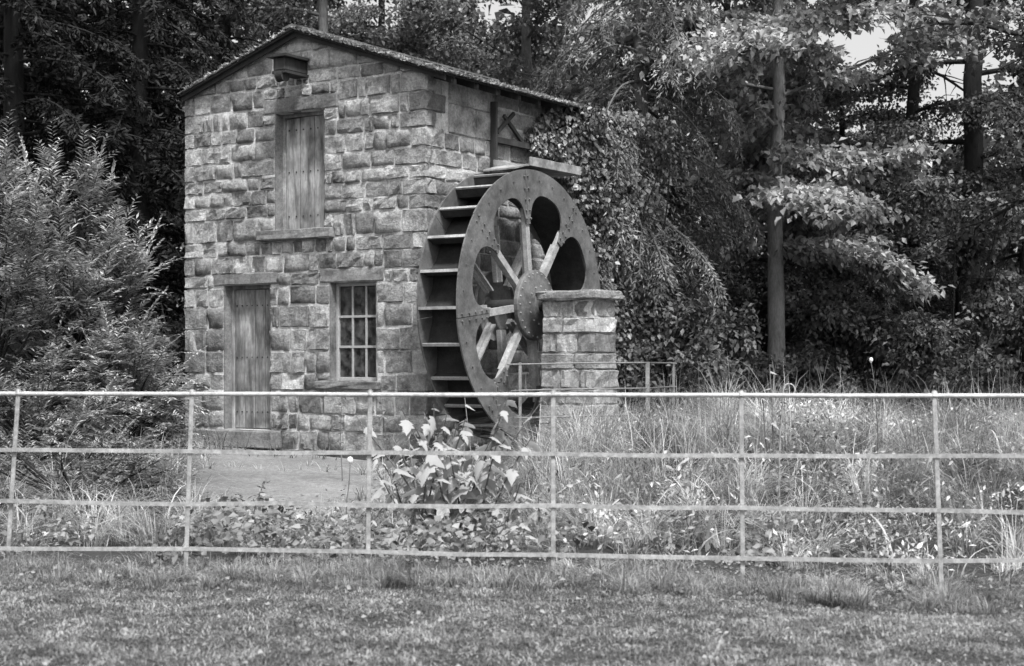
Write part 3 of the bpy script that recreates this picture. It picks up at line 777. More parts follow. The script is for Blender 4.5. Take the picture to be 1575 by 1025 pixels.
# ------------------------------------------------------------------ trees
def curve(p0, d0, L, bend, m, r, wob=.05):
    "a limb path: starts along d0, the bend vector is added as it goes"
    p = np.array(p0, float); d = np.array(d0, float); P = [p.copy()]
    for i in range(m):
        d = d+np.array(bend)/m+r.normal(0, wob, 3); d /= np.linalg.norm(d); p = p+d*L/m; P.append(p.copy())
    return np.array(P)
def broadleaf(name, label, x, y, h, tr, base, cr, leaf, nleaf, seed, mat='leaf_mid', bark='bark', lean=(0, 0), flat=.07, nlimb=20, group='trees of the wood behind the mill', clear=None, up=(.05, .5)):
    nleaf = int(nleaf*1.3); leaf *= .8
    r = np.random.default_rng(seed); z = float(H(x, y))-.05
    t = empty(name, (x, y, z)); tag(t, label, 'tree', group)
    m = 9; q = np.linspace(0, 1, m)
    P = np.stack([lean[0]*q**1.5*h+np.cumsum(r.normal(0, .035, m))-0, lean[1]*q**1.5*h+np.cumsum(r.normal(0, .035, m)), q*h*.95], 1); P[0, :2] = 0
    rad = tr*(1-.82*q)**.8; rad[0] *= 1.6
    tt = Tubes(12); PP = np.stack([np.interp(np.linspace(0, 1, 17), q, P[:, c]) for c in range(3)], 1); RR = np.interp(np.linspace(0, 1, 17), q, rad)
    RR = RR*r.uniform(.93, 1.07, 17); PP[1:, :2] += r.normal(0, .018, (16, 2)); tt.add(PP, RR); obj('trunk', tt.mesh('trunk'), bark, t)
    lt = Tubes(5); Ps = []; Ds = []
    per = nleaf//(nlimb*9)
    for i in range(nlimb):
        zz = base+(h*.93-base)*((i+r.random()*.8)/nlimb); f = (zz/h)
        p0 = np.array([np.interp(zz, P[:, 2], P[:, c]) for c in range(3)]); az = i*2.399+r.normal(0, .35)
        prof = sin(pi*min(1, .22+.78*(zz-base)/(h-base)))**.6
        L = cr*prof*r.uniform(.75, 1.12); el = r.uniform(*up)
        d = np.array([cos(az)*cos(el), sin(az)*cos(el), sin(el)])
        B = curve(p0, d, L, (0, 0, -.45), 6, r, .09); rb = np.linspace(tr*.30*(1-.5*f), .012, 7); lt.add(B, rb)
        for k in range(9):
            u = .07+.93*(k+r.random())/9; j = u*6; a = int(min(j, 5)); p = B[a]*(1-(j-a))+B[a+1]*(j-a); dd = unit(B[a+1]-B[a])
            sidev = np.cross(dd, [0, 0, 1.]); sidev /= np.linalg.norm(sidev)+1e-6
            s = (-1 if k % 2 else 1)*r.uniform(.5, 1.1)
            L2 = L*r.uniform(.2, .42)*(1.15-.5*u); d2 = unit(dd+sidev*s+np.array([0, 0, r.uniform(-.1, .35)]))
            B2 = curve(p, d2, L2, (0, 0, -.5), 3, r, .12); lt.add(B2, np.linspace(.016, .004, 4))
            w_ = r.random(per)**.7; jj = w_*2.999; ai = jj.astype(int); fr = (jj-ai)[:, None]
            pos = B2[ai]*(1-fr)+B2[ai+1]*fr
            sp_ = .10+.13*r.random()
            pos = pos+r.normal(0, 1, (per, 3))*np.array([sp_, sp_, flat])
            out = unit(pos-B[0])*.6+r.normal(0, .6, (per, 3)); out[:, 2] -= .35
            Ps.append(pos); Ds.append(out)
    obj('limbs', lt.mesh('limbs'), bark, t)
    P = np.concatenate(Ps); D = np.concatenate(Ds)
    if clear is not None:
        keep = clear(P+np.array([x, y, z])); P = P[keep]; D = D[keep]
    n = len(P); Nn = unit(np.array([0, 0, 1.])+r.normal(0, .45, (n, 3)))
    L = leaf*r.uniform(.65, 1.3, n); V, F = kites(P, D, Nn, L, L*r.uniform(.55, .8, n))
    obj('crown', mesh_np('crown', V, F), mat, t)
    return t
def spruce(name, label, x, y, h, tr, base, cr, seed, mat='needle_dark', bark='bark_dark', dens=1.0, droop=.8, group='trees of the wood behind the mill', clear=None, nd=.022, twl=1.0, ns=6, nl=(.08, .16)):
    r = np.random.default_rng(seed); z = float(H(x, y))-.05
    t = empty(name, (x, y, z)); tag(t, label, 'tree', group)
    tt = Tubes(10); q = np.linspace(0, 1, 10); tt.add(np.stack([r.normal(0, .02, 10), r.normal(0, .02, 10), q*h], 1), tr*(1.03-q)); obj('trunk', tt.mesh('trunk'), bark, t)
    lt = Tubes(4); Ps = []; Ds = []
    nb = int((h-base)*9*dens)
    for i in range(nb):
        f = (i+r.random())/nb; zz = base+(h-base)*f; az = i*2.399+r.normal(0, .3)
        L = cr*(1-f)**.75*r.uniform(.7, 1.15)+.2; el = r.uniform(-.1, .25)
        B = curve((0, 0, zz), (cos(az)*cos(el), sin(az)*cos(el), sin(el)), L, (0, 0, -droop), 8, r, .05); lt.add(B, np.linspace(.035*(1.1-f), .006, 9))
        nt_ = int(L*30*(1 if zz < 9 else .5)); u = .12+.88*r.random(nt_); j = u*7.999; a = j.astype(int); fr = (j-a)[:, None]
        p = B[a]*(1-fr)+B[a+1]*fr; dd = unit(B[a+1]-B[a]); sv = unit(np.cross(dd, np.array([0, 0, 1.])))
        sg = np.where(r.random(nt_) < .5, -1, 1)[:, None]
        d2 = unit(dd*.7+sv*sg*r.uniform(.3, 1.0, (nt_, 1))+np.array([0, 0, -1.])*r.uniform(.1, 1.0, (nt_, 1))*droop)
        tl = (r.uniform(.15, .5, nt_)*(1.1-.5*u)*twl)[:, None]
        for s in range(ns):
            c = p+d2*tl*(s/ns)+np.array([0, 0, -1.])*tl*.35*(s/ns)**2
            Ps.append(c); Ds.append(unit(d2+r.normal(0, .45, (nt_, 3))))
    obj('limbs', lt.mesh('limbs'), bark, t)
    P = np.concatenate(Ps); D = np.concatenate(Ds)
    if clear is not None:
        keep = clear(P+np.array([x, y, z])); P = P[keep]; D = D[keep]
    n = len(P); V, F = kites(P, D, r.normal(0, 1, (n, 3)), r.uniform(*nl, n), r.uniform(nd*.7, nd*1.5, n))
    obj('crown', mesh_np('crown', V, F), mat, t)
    return t
def X(px, Y): return (px-787.5)/2460*Y
# the house must stay clear of leaves: nothing inside its footprint or roof
def outside_house(P):
    dx = P[:, 0]-CX; dy = P[:, 1]-CY; lx = .54*dx+.8417*dy; ly = -.8417*dx+.54*dy
    return ~((lx > -.4) & (lx < SL+.3) & (ly > -.45) & (ly < GW+.45) & (P[:, 2] < EZ+RISE+.3))

def airy(*gaps):                    # hollows cut into a crown along the view lines so sky shows through
    G = np.array(gaps)
    def f(P):
        k = np.ones(len(P), bool)
        for gx_, gy_, gz_, gr in G:
            d2 = ((P[:, 0]-gx_)/gr)**2+((P[:, 1]-gy_)/(gr*2.5))**2+((P[:, 2]-gz_)/(gr*1.1))**2
            k &= d2+(vnoise(P[:, 0]*3, P[:, 2]*3, 1.5, 41)-.5)*.9 > 1
        return k
    return f
canopy_gap = airy((5.95, 26.5, 6.5, .5), (6.85, 30.5, 7.2, .55), (7.25, 26.5, 6.0, .4), (7.95, 29, 6.45, .45), (8.35, 30.5, 6.7, .5))
# left: dark conifers
spruce('conifer', 'dark conifer with hanging boughs touching the left corner of the mill', X(215, 26.5), 26.5, 17, .2, .4, 3.0, 31, dens=1.25, nd=.04, clear=outside_house)
spruce('conifer', 'dark conifer at the far left edge behind the feathery shrub', X(20, 25), 25, 17, .22, .5, 3.1, 32, dens=1.25, nd=.04)
spruce('conifer', 'dim conifer between the two darkest ones on the left', X(110, 29.5), 29.5, 18, .22, .4, 3.4, 33, dens=1.3, nd=.045)
spruce('conifer', 'dark conifer rising directly behind the left roof slope', X(345, 31), 31, 17, .2, 1, 3.2, 34, 'needle_mid', dens=1.3, nd=.045, clear=outside_house)
# behind the roof
broadleaf('broadleaf_tree', 'leafy tree whose crown shows just above the roof ridge', X(500, 31), 31, 12, .2, 3, 3.4, .13, 17000, 41, 'leaf_mid', clear=outside_house)
broadleaf('broadleaf_tree', 'paler leafy tree above the middle of the right roof slope', X(640, 34), 34, 10.2, .2, 2.5, 3.3, .13, 19000, 42, 'leaf_pale')
broadleaf('broadleaf_tree', 'leafy tree behind the right end of the mill roof', X(815, 33), 33, 12, .2, 1.5, 3.3, .13, 19000, 43, 'leaf_mid', clear=outside_house)
broadleaf('broadleaf_tree', 'distant leafy tree with sky showing through above the roof', X(715, 38), 38, 12.5, .18, 3.5, 3.6, .14, 14000, 44, 'leaf_mid', 'bark_dark')
broadleaf('broadleaf_tree', 'distant leafy tree just right of the roof apex', X(585, 38), 38, 12.5, .18, 3.5, 3.4, .14, 14000, 45, 'leaf_mid', 'bark_dark')
# right of the mill
spruce('spruce', 'spruce with long drooping grey sprays right of the wheel', X(985, 25.5), 25.5, 14, .17, 2.9, 2.5, 51, 'needle_mid', 'bark', 1.2, 1.3, clear=outside_house, nd=.02, twl=1.8, ns=11, nl=(.06, .12))
broadleaf('sycamore', 'tree with a pale straight trunk and layered bright leaves right of the wheel', X(1196, 26.5), 26.5, 12, .155, 2.9, 3.5, .16, 52000, 52, 'leaf_bright', 'bark_pale', (0, 0), .07, 28, clear=canopy_gap)
broadleaf('broadleaf_tree', 'tree with a dark upright trunk left of the thick one at right', X(1410, 30.5), 30.5, 12, .18, 2.0, 3.0, .11, 20000, 53, 'leaf_mid', 'bark_dark', clear=canopy_gap)
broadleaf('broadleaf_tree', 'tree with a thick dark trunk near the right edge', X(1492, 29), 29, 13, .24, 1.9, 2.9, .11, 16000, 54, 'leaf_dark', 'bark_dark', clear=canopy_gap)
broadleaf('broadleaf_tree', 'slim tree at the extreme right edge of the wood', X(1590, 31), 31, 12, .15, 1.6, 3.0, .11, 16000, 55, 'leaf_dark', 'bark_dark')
broadleaf('broadleaf_tree', 'leafy tree filling the gap between spruce and pale trunk', X(1105, 33), 33, 11, .17, 1.2, 3.2, .12, 22000, 56, 'leaf_mid', 'bark_dark')
broadleaf('broadleaf_tree', 'leafy tree behind the wood just right of the pale trunk', X(1290, 34), 34, 7.2, .16, .8, 3.0, .12, 20000, 57, 'leaf_mid', 'bark_dark')
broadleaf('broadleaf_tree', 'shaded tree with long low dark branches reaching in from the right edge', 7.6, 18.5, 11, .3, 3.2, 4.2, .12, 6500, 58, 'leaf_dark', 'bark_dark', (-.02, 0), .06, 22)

# far wood, one mass
n = 70000
wx_ = rng.uniform(-26, 26, n); wy_ = rng.uniform(40, 50, n); top_ = np.interp(wx_, [-26, -7, -5, -1, 1.5, 7.5, 9, 14, 15.5, 26], [13, 13, 9, 8.3, 8.5, 9, 4.5, 4.5, 8, 12])+2.2*vnoise(wx_, wy_*0, .35, 8)+1.2*vnoise(wx_, wy_*0, 1.3, 9)
P = np.stack([wx_, wy_, H(wx_, wy_)+top_*rng.random(n)], 1); D = rng.normal(0, 1, (n, 3)); D[:, 2] -= .4
V, F = kites(P, D, unit(np.array([0, -.4, 1.])+rng.normal(0, .5, (n, 3))), rng.uniform(.25, .5, n), rng.uniform(.2, .34, n))
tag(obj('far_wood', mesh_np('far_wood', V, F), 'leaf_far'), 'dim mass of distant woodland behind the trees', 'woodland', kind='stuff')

# ------------------------------------------------------------------ understory bushes
def bush(name, label, x, y, h, rx, leaf, n, seed, mat='leaf_mid', group='bushes under the trees', cat='bush', lumps=9, clear=None, stems=9):
    r = np.random.default_rng(seed); z = float(H(x, y))-.03
    t = empty(name, (x, y, z)); tag(t, label, cat, group)
    st = Tubes(5); Ps = []; Ds = []; Cn = []
    for i in range(lumps):
        c = np.array([r.normal(0, rx*.42), r.normal(0, rx*.35), h*r.uniform(.25, .85)]); Cn.append(c)
        B = curve((c[0]*.15, c[1]*.15, 0), unit(np.array([c[0]*.5, c[1]*.5, c[2]])), np.linalg.norm(c)*1.02, (c[0]*.2, c[1]*.2, -.1), 5, r, .05); st.add(B, np.linspace(.022, .005, 6))
    for i in range(lumps*7):
        c = Cn[i % lumps]; d = unit(r.normal(0, 1, 3)); d[2] = abs(d[2])*.5; L = r.uniform(.3, .55)*rx
        B = curve(c-d*.1, unit(d), L, (0, 0, -.8), 4, r, .1); st.add(B, np.linspace(.008, .003, 5))
        m = n//(lumps*7); j = r.random(m)*3.999; a = j.astype(int); fr = (j-a)[:, None]; p = B[a]*(1-fr)+B[a+1]*fr+r.normal(0, .085, (m, 3))
        Ps.append(p); o = unit(p-c)*.5+r.normal(0, .6, (m, 3)); o[:, 2] -= .4; Ds.append(o)
    obj('stems', st.mesh('stems'), 'bark_dark', t)
    P = np.concatenate(Ps); D = np.concatenate(Ds); k = P[:, 2] > .02; P = P[k]; D = D[k]
    if clear is not None: k = clear(P+np.array([x, y, z])); P = P[k]; D = D[k]
    m = len(P); L = leaf*r.uniform(.6, 1.3, m)
    V, F = kites(P, D, unit(np.array([0, -.2, 1.])+r.normal(0, .5, (m, 3))), L, L*r.uniform(.5, .75, m)); obj('foliage', mesh_np('foliage', V, F), mat, t)
    return t
bl = [(985, 24.6, 2.4, 1.5, 'leaf_mid', 'leafy bush beside the ivy behind the pier'), (1070, 25.2, 1.9, 1.2, 'leaf_mid', 'leafy bush left of the pale trunk'),
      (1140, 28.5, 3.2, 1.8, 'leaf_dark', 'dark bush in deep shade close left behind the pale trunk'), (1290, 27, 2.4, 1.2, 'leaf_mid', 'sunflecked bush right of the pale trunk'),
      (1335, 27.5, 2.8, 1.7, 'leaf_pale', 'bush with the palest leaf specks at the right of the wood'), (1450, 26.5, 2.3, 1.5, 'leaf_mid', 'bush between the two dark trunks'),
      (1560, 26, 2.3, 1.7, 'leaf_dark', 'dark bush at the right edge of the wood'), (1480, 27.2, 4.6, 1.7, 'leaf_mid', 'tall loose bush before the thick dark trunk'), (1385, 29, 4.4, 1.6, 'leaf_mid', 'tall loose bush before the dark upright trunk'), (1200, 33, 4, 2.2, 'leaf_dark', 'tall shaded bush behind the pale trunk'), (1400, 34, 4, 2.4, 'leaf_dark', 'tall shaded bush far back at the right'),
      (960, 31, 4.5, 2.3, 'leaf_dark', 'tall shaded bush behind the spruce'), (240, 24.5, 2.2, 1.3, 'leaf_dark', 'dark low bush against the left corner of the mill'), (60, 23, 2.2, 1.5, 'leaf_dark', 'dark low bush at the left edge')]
for i, (px_, Y, h, rx, mt, lb) in enumerate(bl): bush('woodland_bush', lb, X(px_, Y), Y, h, rx, .10, 8000, 200+i, mt, clear=outside_house)

# ivy over the far end of the wheel side
r = np.random.default_rng(61); n = 24000
t_ = r.uniform(2.35, 5.6, n); zz = .2+5.2*r.random(n)**.9; thick = .15+.75*sstep(2.4, 4.2, t_)*(.5+.7*vnoise(t_, zz, 1.7, 4))
dd = thick*r.random(n)**.5
low = 3.2-1.5*vnoise(t_, t_*0, 1.2, 6)-2.4*sstep(2.9, 4.4, t_)
keep = (zz > low) & (zz < 5.25-.4*(1-sstep(2.4, 3.1, t_))) & (vnoise(t_*1.0, zz, 2.6, 7) > .22) & ~((t_ < 2.95) & (dd < .75) & (zz < 4.45)); t_, zz, dd = t_[keep], zz[keep], dd[keep]
iv = empty('ivy', loc2w(3.9, -.3, .1), TH); tag(iv, 'glossy ivy hanging over the far end of the mill wall', 'ivy')
P = np.stack([t_-3.9, -dd+.3-.03, zz-.1], 1); n = len(P); D = r.normal(0, .55, (n, 3)); D[:, 2] -= .9; D[:, 1] -= .2
L = r.uniform(.05, .10, n); V, F = kites(P, D, unit(np.array([-.2, -1, .6])+r.normal(0, .4, (n, 3))), L, L*.85); obj('foliage', mesh_np('foliage', V, F), 'ivy_leaf', iv)
st = Tubes(5)
for k in range(16):
    x0 = r.uniform(-1.0, 1.5); B = curve((x0, .24, 0), (0, 0, 1), r.uniform(3, 5), (r.normal(0, .3), -.05, 0), 10, r, .07); B[:, 1] = np.minimum(B[:, 1], .27); st.add(B, np.linspace(.03, .008, 11))
obj('stems', st.mesh('stems'), 'bark_dark', iv)

# feathery shrubs at left
def feathery(name, label, x, y, h, rx, nf, seed, fl=.42, mat='frond', upw=.5, clear=None, lw=.022):
    r = np.random.default_rng(seed); z = float(H(x, y))-.03
    t = empty(name, (x, y, z)); tag(t, label, 'shrub', 'feathery shrubs left of the mill')
    st = Tubes(5); Ps = []; Ds = []; Ns = []; Ls = []
    nb = nf//14
    for i in range(nb):
        az = r.uniform(0, 2*pi); f = r.random(); z1 = h*(.06+.9*f**.9); R_ = rx*(1-f**2.2)**.5*r.uniform(.75, 1.05)
        e = np.array([cos(az)*R_, sin(az)*R_*.9, z1]); s = np.array([cos(az)*R_*.12, sin(az)*R_*.12, z1*.45])
        B = curve(s, unit(e-s), np.linalg.norm(e-s), (0, 0, .15), 6, r, .05); st.add(B, np.linspace(.02, .004, 7))
        for k in range(14):
            u = .35+.65*(k+.5)/14; j = u*5.999; a = int(j); p = B[a]*(1-(j-a))+B[a+1]*(j-a); d = unit(B[a+1]-B[a])
            sd_ = unit(np.cross(d, r.normal(0, 1, 3))); d2 = unit(d*.8+sd_*.8*(0 if k == 13 else 1)+np.array([0, 0, upw*r.uniform(0, 1)]))
            Fp = curve(p, d2, fl*r.uniform(.35, 1.3), (0, 0, -.5), 5, r, .04)
            m = 22; jj = np.linspace(.1, 4.999, m); ai = jj.astype(int); fr = (jj-ai)[:, None]; pos = Fp[ai]*(1-fr)+Fp[ai+1]*fr; dd = unit(Fp[ai+1]-Fp[ai])
            sv = unit(np.cross(dd, np.array([0, 0, 1.])))*np.where(np.arange(m) % 2, 1, -1)[:, None]
            Ps.append(pos); Ds.append(dd*.8+sv+r.normal(0, .15, (m, 3))); Ns.append(np.cross(dd, sv)*0+np.array([0, 0, 1.])+r.normal(0, .2, (m, 3))); Ls.append(np.linspace(.13, .06, m)*fl/.42)
    obj('stems', st.mesh('stems'), 'bark_dark', t)
    P = np.concatenate(Ps); D = np.concatenate(Ds); Nn = np.concatenate(Ns); L = np.concatenate(Ls)
    k = vnoise(P[:, 0]*1.7+P[:, 1], P[:, 2]*1.4+P[:, 1]*.7, 1.5, 3) > .3; P, D, Nn, L = P[k], D[k], Nn[k], L[k]*r.uniform(.6, 1.3, k.sum())
    if clear is not None: k = clear(P+np.array([x, y, z])); P, D, Nn, L = P[k], D[k], Nn[k], L[k]
    V, F = kites(P, D, unit(Nn), L, lw); obj('foliage', mesh_np('foliage', V, F), mat, t)
feathery('feathery_shrub', 'tall feathery shrub with pale upright tips left of the mill', X(105, 19.6), 19.6, 3.95, 1.2, 1300, 71, .5, upw=1.0, lw=.028, clear=outside_house)
feathery('feathery_shrub', 'tall feathery shrub cut by the left edge of the picture', X(-20, 18.8), 18.8, 3.9, 1.1, 900, 72, .5, upw=.9, lw=.028)
feathery('feathery_shrub', 'low drooping needle boughs reaching over the door step', X(190, 18.8), 18.8, 1.7, .85, 700, 73, .40, upw=.0, clear=outside_house)
feathery('feathery_shrub', 'low shaded needle shrub behind the left end of the railing', X(55, 16.6), 16.6, 1.25, 1.15, 900, 74, .36, mat='needle_mid', upw=.1, lw=.02)

feathery('feathery_shrub', 'lowest dark needle shrub nearest the railing at left', X(110, 14.4), 14.4, .8, .95, 500, 75, .32, mat='needle_mid', upw=.1, lw=.018)
# ------------------------------------------------------------------ grass
def scatter(n, y0, y1, margin=.9):
    y = np.sqrt(rng.uniform(y0**2, y1**2, n)); x = rng.uniform(-1, 1, n)*(y*.325+margin); return x, y
def on_apron(x, y):
    poly = [(p.x, p.y) for p in ap]; c = np.zeros(len(x), bool)
    for (x0, y0), (x1, y1) in zip(poly, poly[1:]+poly[:1]):
        hit = ((y0 > y) != (y1 > y)) & (x < (x1-x0)*(y-y0)/(y1-y0+1e-9)+x0); c ^= hit
    return c
def fence_y(x): return fa.y+(fb.y-fa.y)*(x-fa.x)/(fb.x-fa.x)
n = 165000; x, y = scatter(n, 6.6, 11.0)
d = vnoise(x, y, 3, 11)*.5+vnoise(x, y, 9, 12)*.5
bare = sstep(.46, .62, vnoise(x, y, 1.9, 18)*.6+vnoise(x, y, 6, 19)*.4)*sstep(-.75, -.45, y-fence_y(x))
k = (rng.random(n) < (.35+1.1*d)*(1-.9*bare)*(1-.75*(vnoise(x, y, 7, 13) > .8))) & (y < fence_y(x)+.1); x, y, d = x[k], y[k], d[k]; n = len(x)
tall = sstep(-.75, -.1, y-fence_y(x))
h = (.014+.045*d*rng.random(n)+.014*rng.random(n))*(1+2.6*tall*vnoise(x, y, 2.3, 14))
V, F = blades(np.stack([x, y, H(x, y)-.004], 1), rng.uniform(0, 2*pi, n), h, rng.uniform(.3, 2.4, n), rng.uniform(.004, .011, n), 2)
tag(obj('lawn_grass', mesh_np('lawn_grass', V, F), 'lawn_blade'), 'short mown lawn grass in front of the railing', 'grass', kind='stuff')
# scruffy unmown tufts along the foot of the railing
nt_ = 420; tx = rng.uniform(-4.4, 4.4, nt_); ty = fence_y(tx)-rng.uniform(-.15, .75, nt_); k = vnoise(tx, ty, 2.6, 17) > .38; tx, ty = tx[k], ty[k]; nt_ = len(tx); per = 70
az = rng.uniform(0, 2*pi, (nt_, per)); rd = np.abs(rng.normal(0, .05, (nt_, per))); x = (tx[:, None]+np.cos(az)*rd).ravel(); y = (ty[:, None]+np.sin(az)*rd).ravel(); n = len(x)
h = (rng.uniform(.05, .19, nt_)[:, None]*rng.uniform(.5, 1.2, (nt_, per))).ravel()
V, F = blades(np.stack([x, y, H(x, y)-.004], 1), az.ravel()+rng.normal(0, .6, n), h, np.abs(rng.normal(.9, .6, n)), rng.uniform(.004, .008, n), 3)
tag(obj('border_grass', mesh_np('border_grass', V, F), 'lawn_blade'), 'scruffy grass tufts along the foot of the railing', 'grass', kind='stuff')
# clover and fallen leaves in the lawn and along the border
n = 16000; x, y = scatter(n, 6.7, 11.2); k = rng.random(n) < .15+.85*sstep(-.9, -.1, y-fence_y(x))*vnoise(x, y, 2.5, 15)*1.5; x, y = x[k], y[k]; n = len(x)
D = rng.normal(0, 1, (n, 3)); D[:, 2] *= .25
L = rng.uniform(.015, .04, n); V, F = kites(np.stack([x, y, H(x, y)+rng.uniform(.012, .06, n)], 1), D, unit(np.array([0, -.3, 1.])+rng.normal(0, .4, (n, 3))), L, L*.8)
tag(obj('lawn_weeds', mesh_np('lawn_weeds', V, F), 'ground_leaf'), 'small broad weeds scattered in the lawn edge', 'weeds', kind='stuff')
# rough tussocky grass beyond the railing: tufts radiating from their own centres, hollows between them
def rough_ok(x, y):
    lx = .54*(x-CX)+.8417*(y-CY); ly = -.8417*(x-CX)+.54*(y-CY)
    return ~on_apron(x, y) & (y > fence_y(x)-.1) & ~((lx > -.25) & (ly > -.2)) & ~((lx > -1.0) & (lx < 3) & (ly > -1.4) & (ly < 0))
nt_ = 1500; tx, ty = scatter(nt_, 10.3, 21.5); k = rough_ok(tx, ty) & (rng.random(nt_) < .25+.9*vnoise(tx, ty, 1.3, 21)); tx, ty = tx[k], ty[k]; nt_ = len(tx)
hm = (.12+.42*sstep(10.7, 12.6, ty)+.14*sstep(13, 17, ty)*(tx > 0))*np.where(tx < -.9, .8, 1.0)*np.where((tx < .25) & (tx > -2.6), .6, 1)*rng.uniform(.35, 1.5, nt_)
per = 88; az = rng.uniform(0, 2*pi, (nt_, per)); rd = np.abs(rng.normal(0, .07, (nt_, per)))
tl = rng.uniform(0, 2*pi, nt_)[:, None]; 
x = (tx[:, None]+np.cos(az)*rd).ravel(); y = (ty[:, None]+np.sin(az)*rd).ravel()
az2 = np.arctan2(np.sin(az)+1.1*np.sin(tl), np.cos(az)+1.1*np.cos(tl)).ravel()+rng.normal(0, .5, nt_*per)
h = (hm[:, None]*rng.uniform(.45, 1.3, (nt_, per))).ravel(); n = len(x)
V, F = blades(np.stack([x, y, H(x, y)-.01], 1), az2, h, np.abs(rng.normal(1.2, .8, n))+.1, rng.uniform(.003, .009, n)*(.7+.03*y), 4)
tag(obj('rough_grass', mesh_np('rough_grass', V, F), 'grass_blade'), 'long tangled grass between the railing and the mill', 'grass', kind='stuff')
# fine-leaved weeds tangled through the rough grass
nl = 900; lx_, ly_ = scatter(nl, 11.3, 20); k = rough_ok(lx_, ly_) & (vnoise(lx_, ly_, 1.2, 27)+.12*(lx_ > .3) > .55); lx_, ly_ = lx_[k], ly_[k]; nl = len(lx_)
hh = rng.uniform(.12, .5, nl)*np.where(lx_ > .3, 1.15, .45)*sstep(10.2, 12.6, ly_); per = 70
P = np.stack([lx_, ly_, H(lx_, ly_)], 1)[:, None]+rng.normal(0, 1, (nl, per, 3))*np.array([.14, .14, 0])
P[:, :, 2] += hh[:, None]*rng.random((nl, per))**.55; P = P.reshape(-1, 3); n = len(P); D = rng.normal(0, 1, (n, 3)); D[:, 2] += .3
L = rng.uniform(.025, .075, n); V, F = kites(P, D, unit(np.array([0, -.3, 1.])+rng.normal(0, .6, (n, 3))), L, L*rng.uniform(.2, .5, n))
tag(obj('fine_weeds', mesh_np('fine_weeds', V, F), 'grass_blade'), 'soft fine leaved weeds tangled in the long grass', 'weeds', kind='stuff')
# pale arching straws and seed heads in the rough grass
n = 520; x, y = scatter(n, 11.2, 17.5, 0); k = ((x > .2) | (x < -2.4)) & ~on_apron(x, y) & (rng.random(n) < np.where(x > 0, .75, .3)); x, y = x[k], y[k]; n = len(x)
V, F = blades(np.stack([x, y, H(x, y)], 1), rng.uniform(0, 2*pi, n), rng.uniform(.35, .75, n), rng.uniform(.9, 2.3, n), rng.uniform(.012, .032, n), 7)
tag(obj('straw', mesh_np('straw', V, F), 'straw'), 'pale arching dead grass stems in the rough grass', 'straw', kind='stuff')
# grass under the trees, coarser
n = 15000; y = rng.uniform(21, 33, n); x = rng.uniform(-1, 1, n)*(y*.33+.5)
k = outside_house(np.stack([x, y, 0*x], 1)) & (vnoise(x, y, 1.2, 25) > .35); x, y = x[k], y[k]; n = len(x)
V, F = blades(np.stack([x, y, H(x, y)-.01], 1), rng.uniform(0, 2*pi, n), rng.uniform(.15, .55, n), rng.uniform(.2, 1.5, n), rng.uniform(.01, .025, n), 3)
tag(obj('woodland_grass', mesh_np('woodland_grass', V, F), 'leaf_mid'), 'patchy shaded grass under the trees', 'grass', kind='stuff')
# leaf litter, pebbles and small weeds breaking through the apron
n = 9000; x, y = scatter(n, 13.3, 22.5); k = on_apron(x, y) & (rng.random(n) < .25+.9*vnoise(x, y, 1.4, 35)**2+.6*(y < 14.6)); x, y = x[k], y[k]; n = len(x)
D = rng.normal(0, 1, (n, 3)); D[:, 2] = np.abs(D[:, 2])*.35; L = rng.uniform(.02, .07, n)
V, F = kites(np.stack([x, y, H(x, y)+.037+rng.uniform(0, .012, n)], 1), D, unit(np.array([0, 0, 1.])+rng.normal(0, .35, (n, 3))), L, L*rng.uniform(.3, .8, n))
tag(obj('leaf_litter', mesh_np('leaf_litter', V, F), 'ground_leaf'), 'fallen leaves and bits strewn over the concrete apron', 'litter', kind='stuff')
nt_ = 520; tx, ty = scatter(nt_, 13.4, 22); k = on_apron(tx, ty) & ((vnoise(tx, ty, .8, 36) > .62) | (ty < 14.4) | ~on_apron(tx-.4, ty) | ~on_apron(tx+.45, ty)); tx, ty = tx[k], ty[k]; nt_ = len(tx); per = 26
az = rng.uniform(0, 2*pi, (nt_, per)); x = (tx[:, None]+np.cos(az)*.05).ravel(); y = (ty[:, None]+np.sin(az)*.05).ravel(); n = len(x)
V, F = blades(np.stack([x, y, H(x, y)+.03], 1), az.ravel(), rng.uniform(.05, .28, n), rng.uniform(.3, 1.6, n), rng.uniform(.005, .012, n), 3)
tag(obj('path_weeds', mesh_np('path_weeds', V, F), 'grass_blade'), 'grass tufts breaking through the concrete apron', 'weeds', kind='stuff')
# ivy and bramble ground cover by the railing
n = 15000; x, y = scatter(n, 10.9, 14.2); k = (vnoise(x, y, 1.5, 31)+.35*((x > -2.6) & (x < .1))-.2*(x > .4) > .62) & ~on_apron(x, y) & (y > fence_y(x)+.05); x, y = x[k], y[k]; n = len(x)
hh = (.08+.30*vnoise(x, y, 2.2, 32))*rng.random(n)**.6
D = rng.normal(0, 1, (n, 3)); D[:, 2] = D[:, 2]*.4-.3
L = rng.uniform(.035, .085, n); V, F = kites(np.stack([x, y, H(x, y)+hh], 1), D, unit(np.array([0, -.45, 1.])+rng.normal(0, .4, (n, 3))), L, L*rng.uniform(.6, .9, n))
tag(obj('ground_cover', mesh_np('ground_cover', V, F), 'ground_leaf'), 'low ivy and bramble leaves growing behind the railing', 'ground cover', kind='stuff')

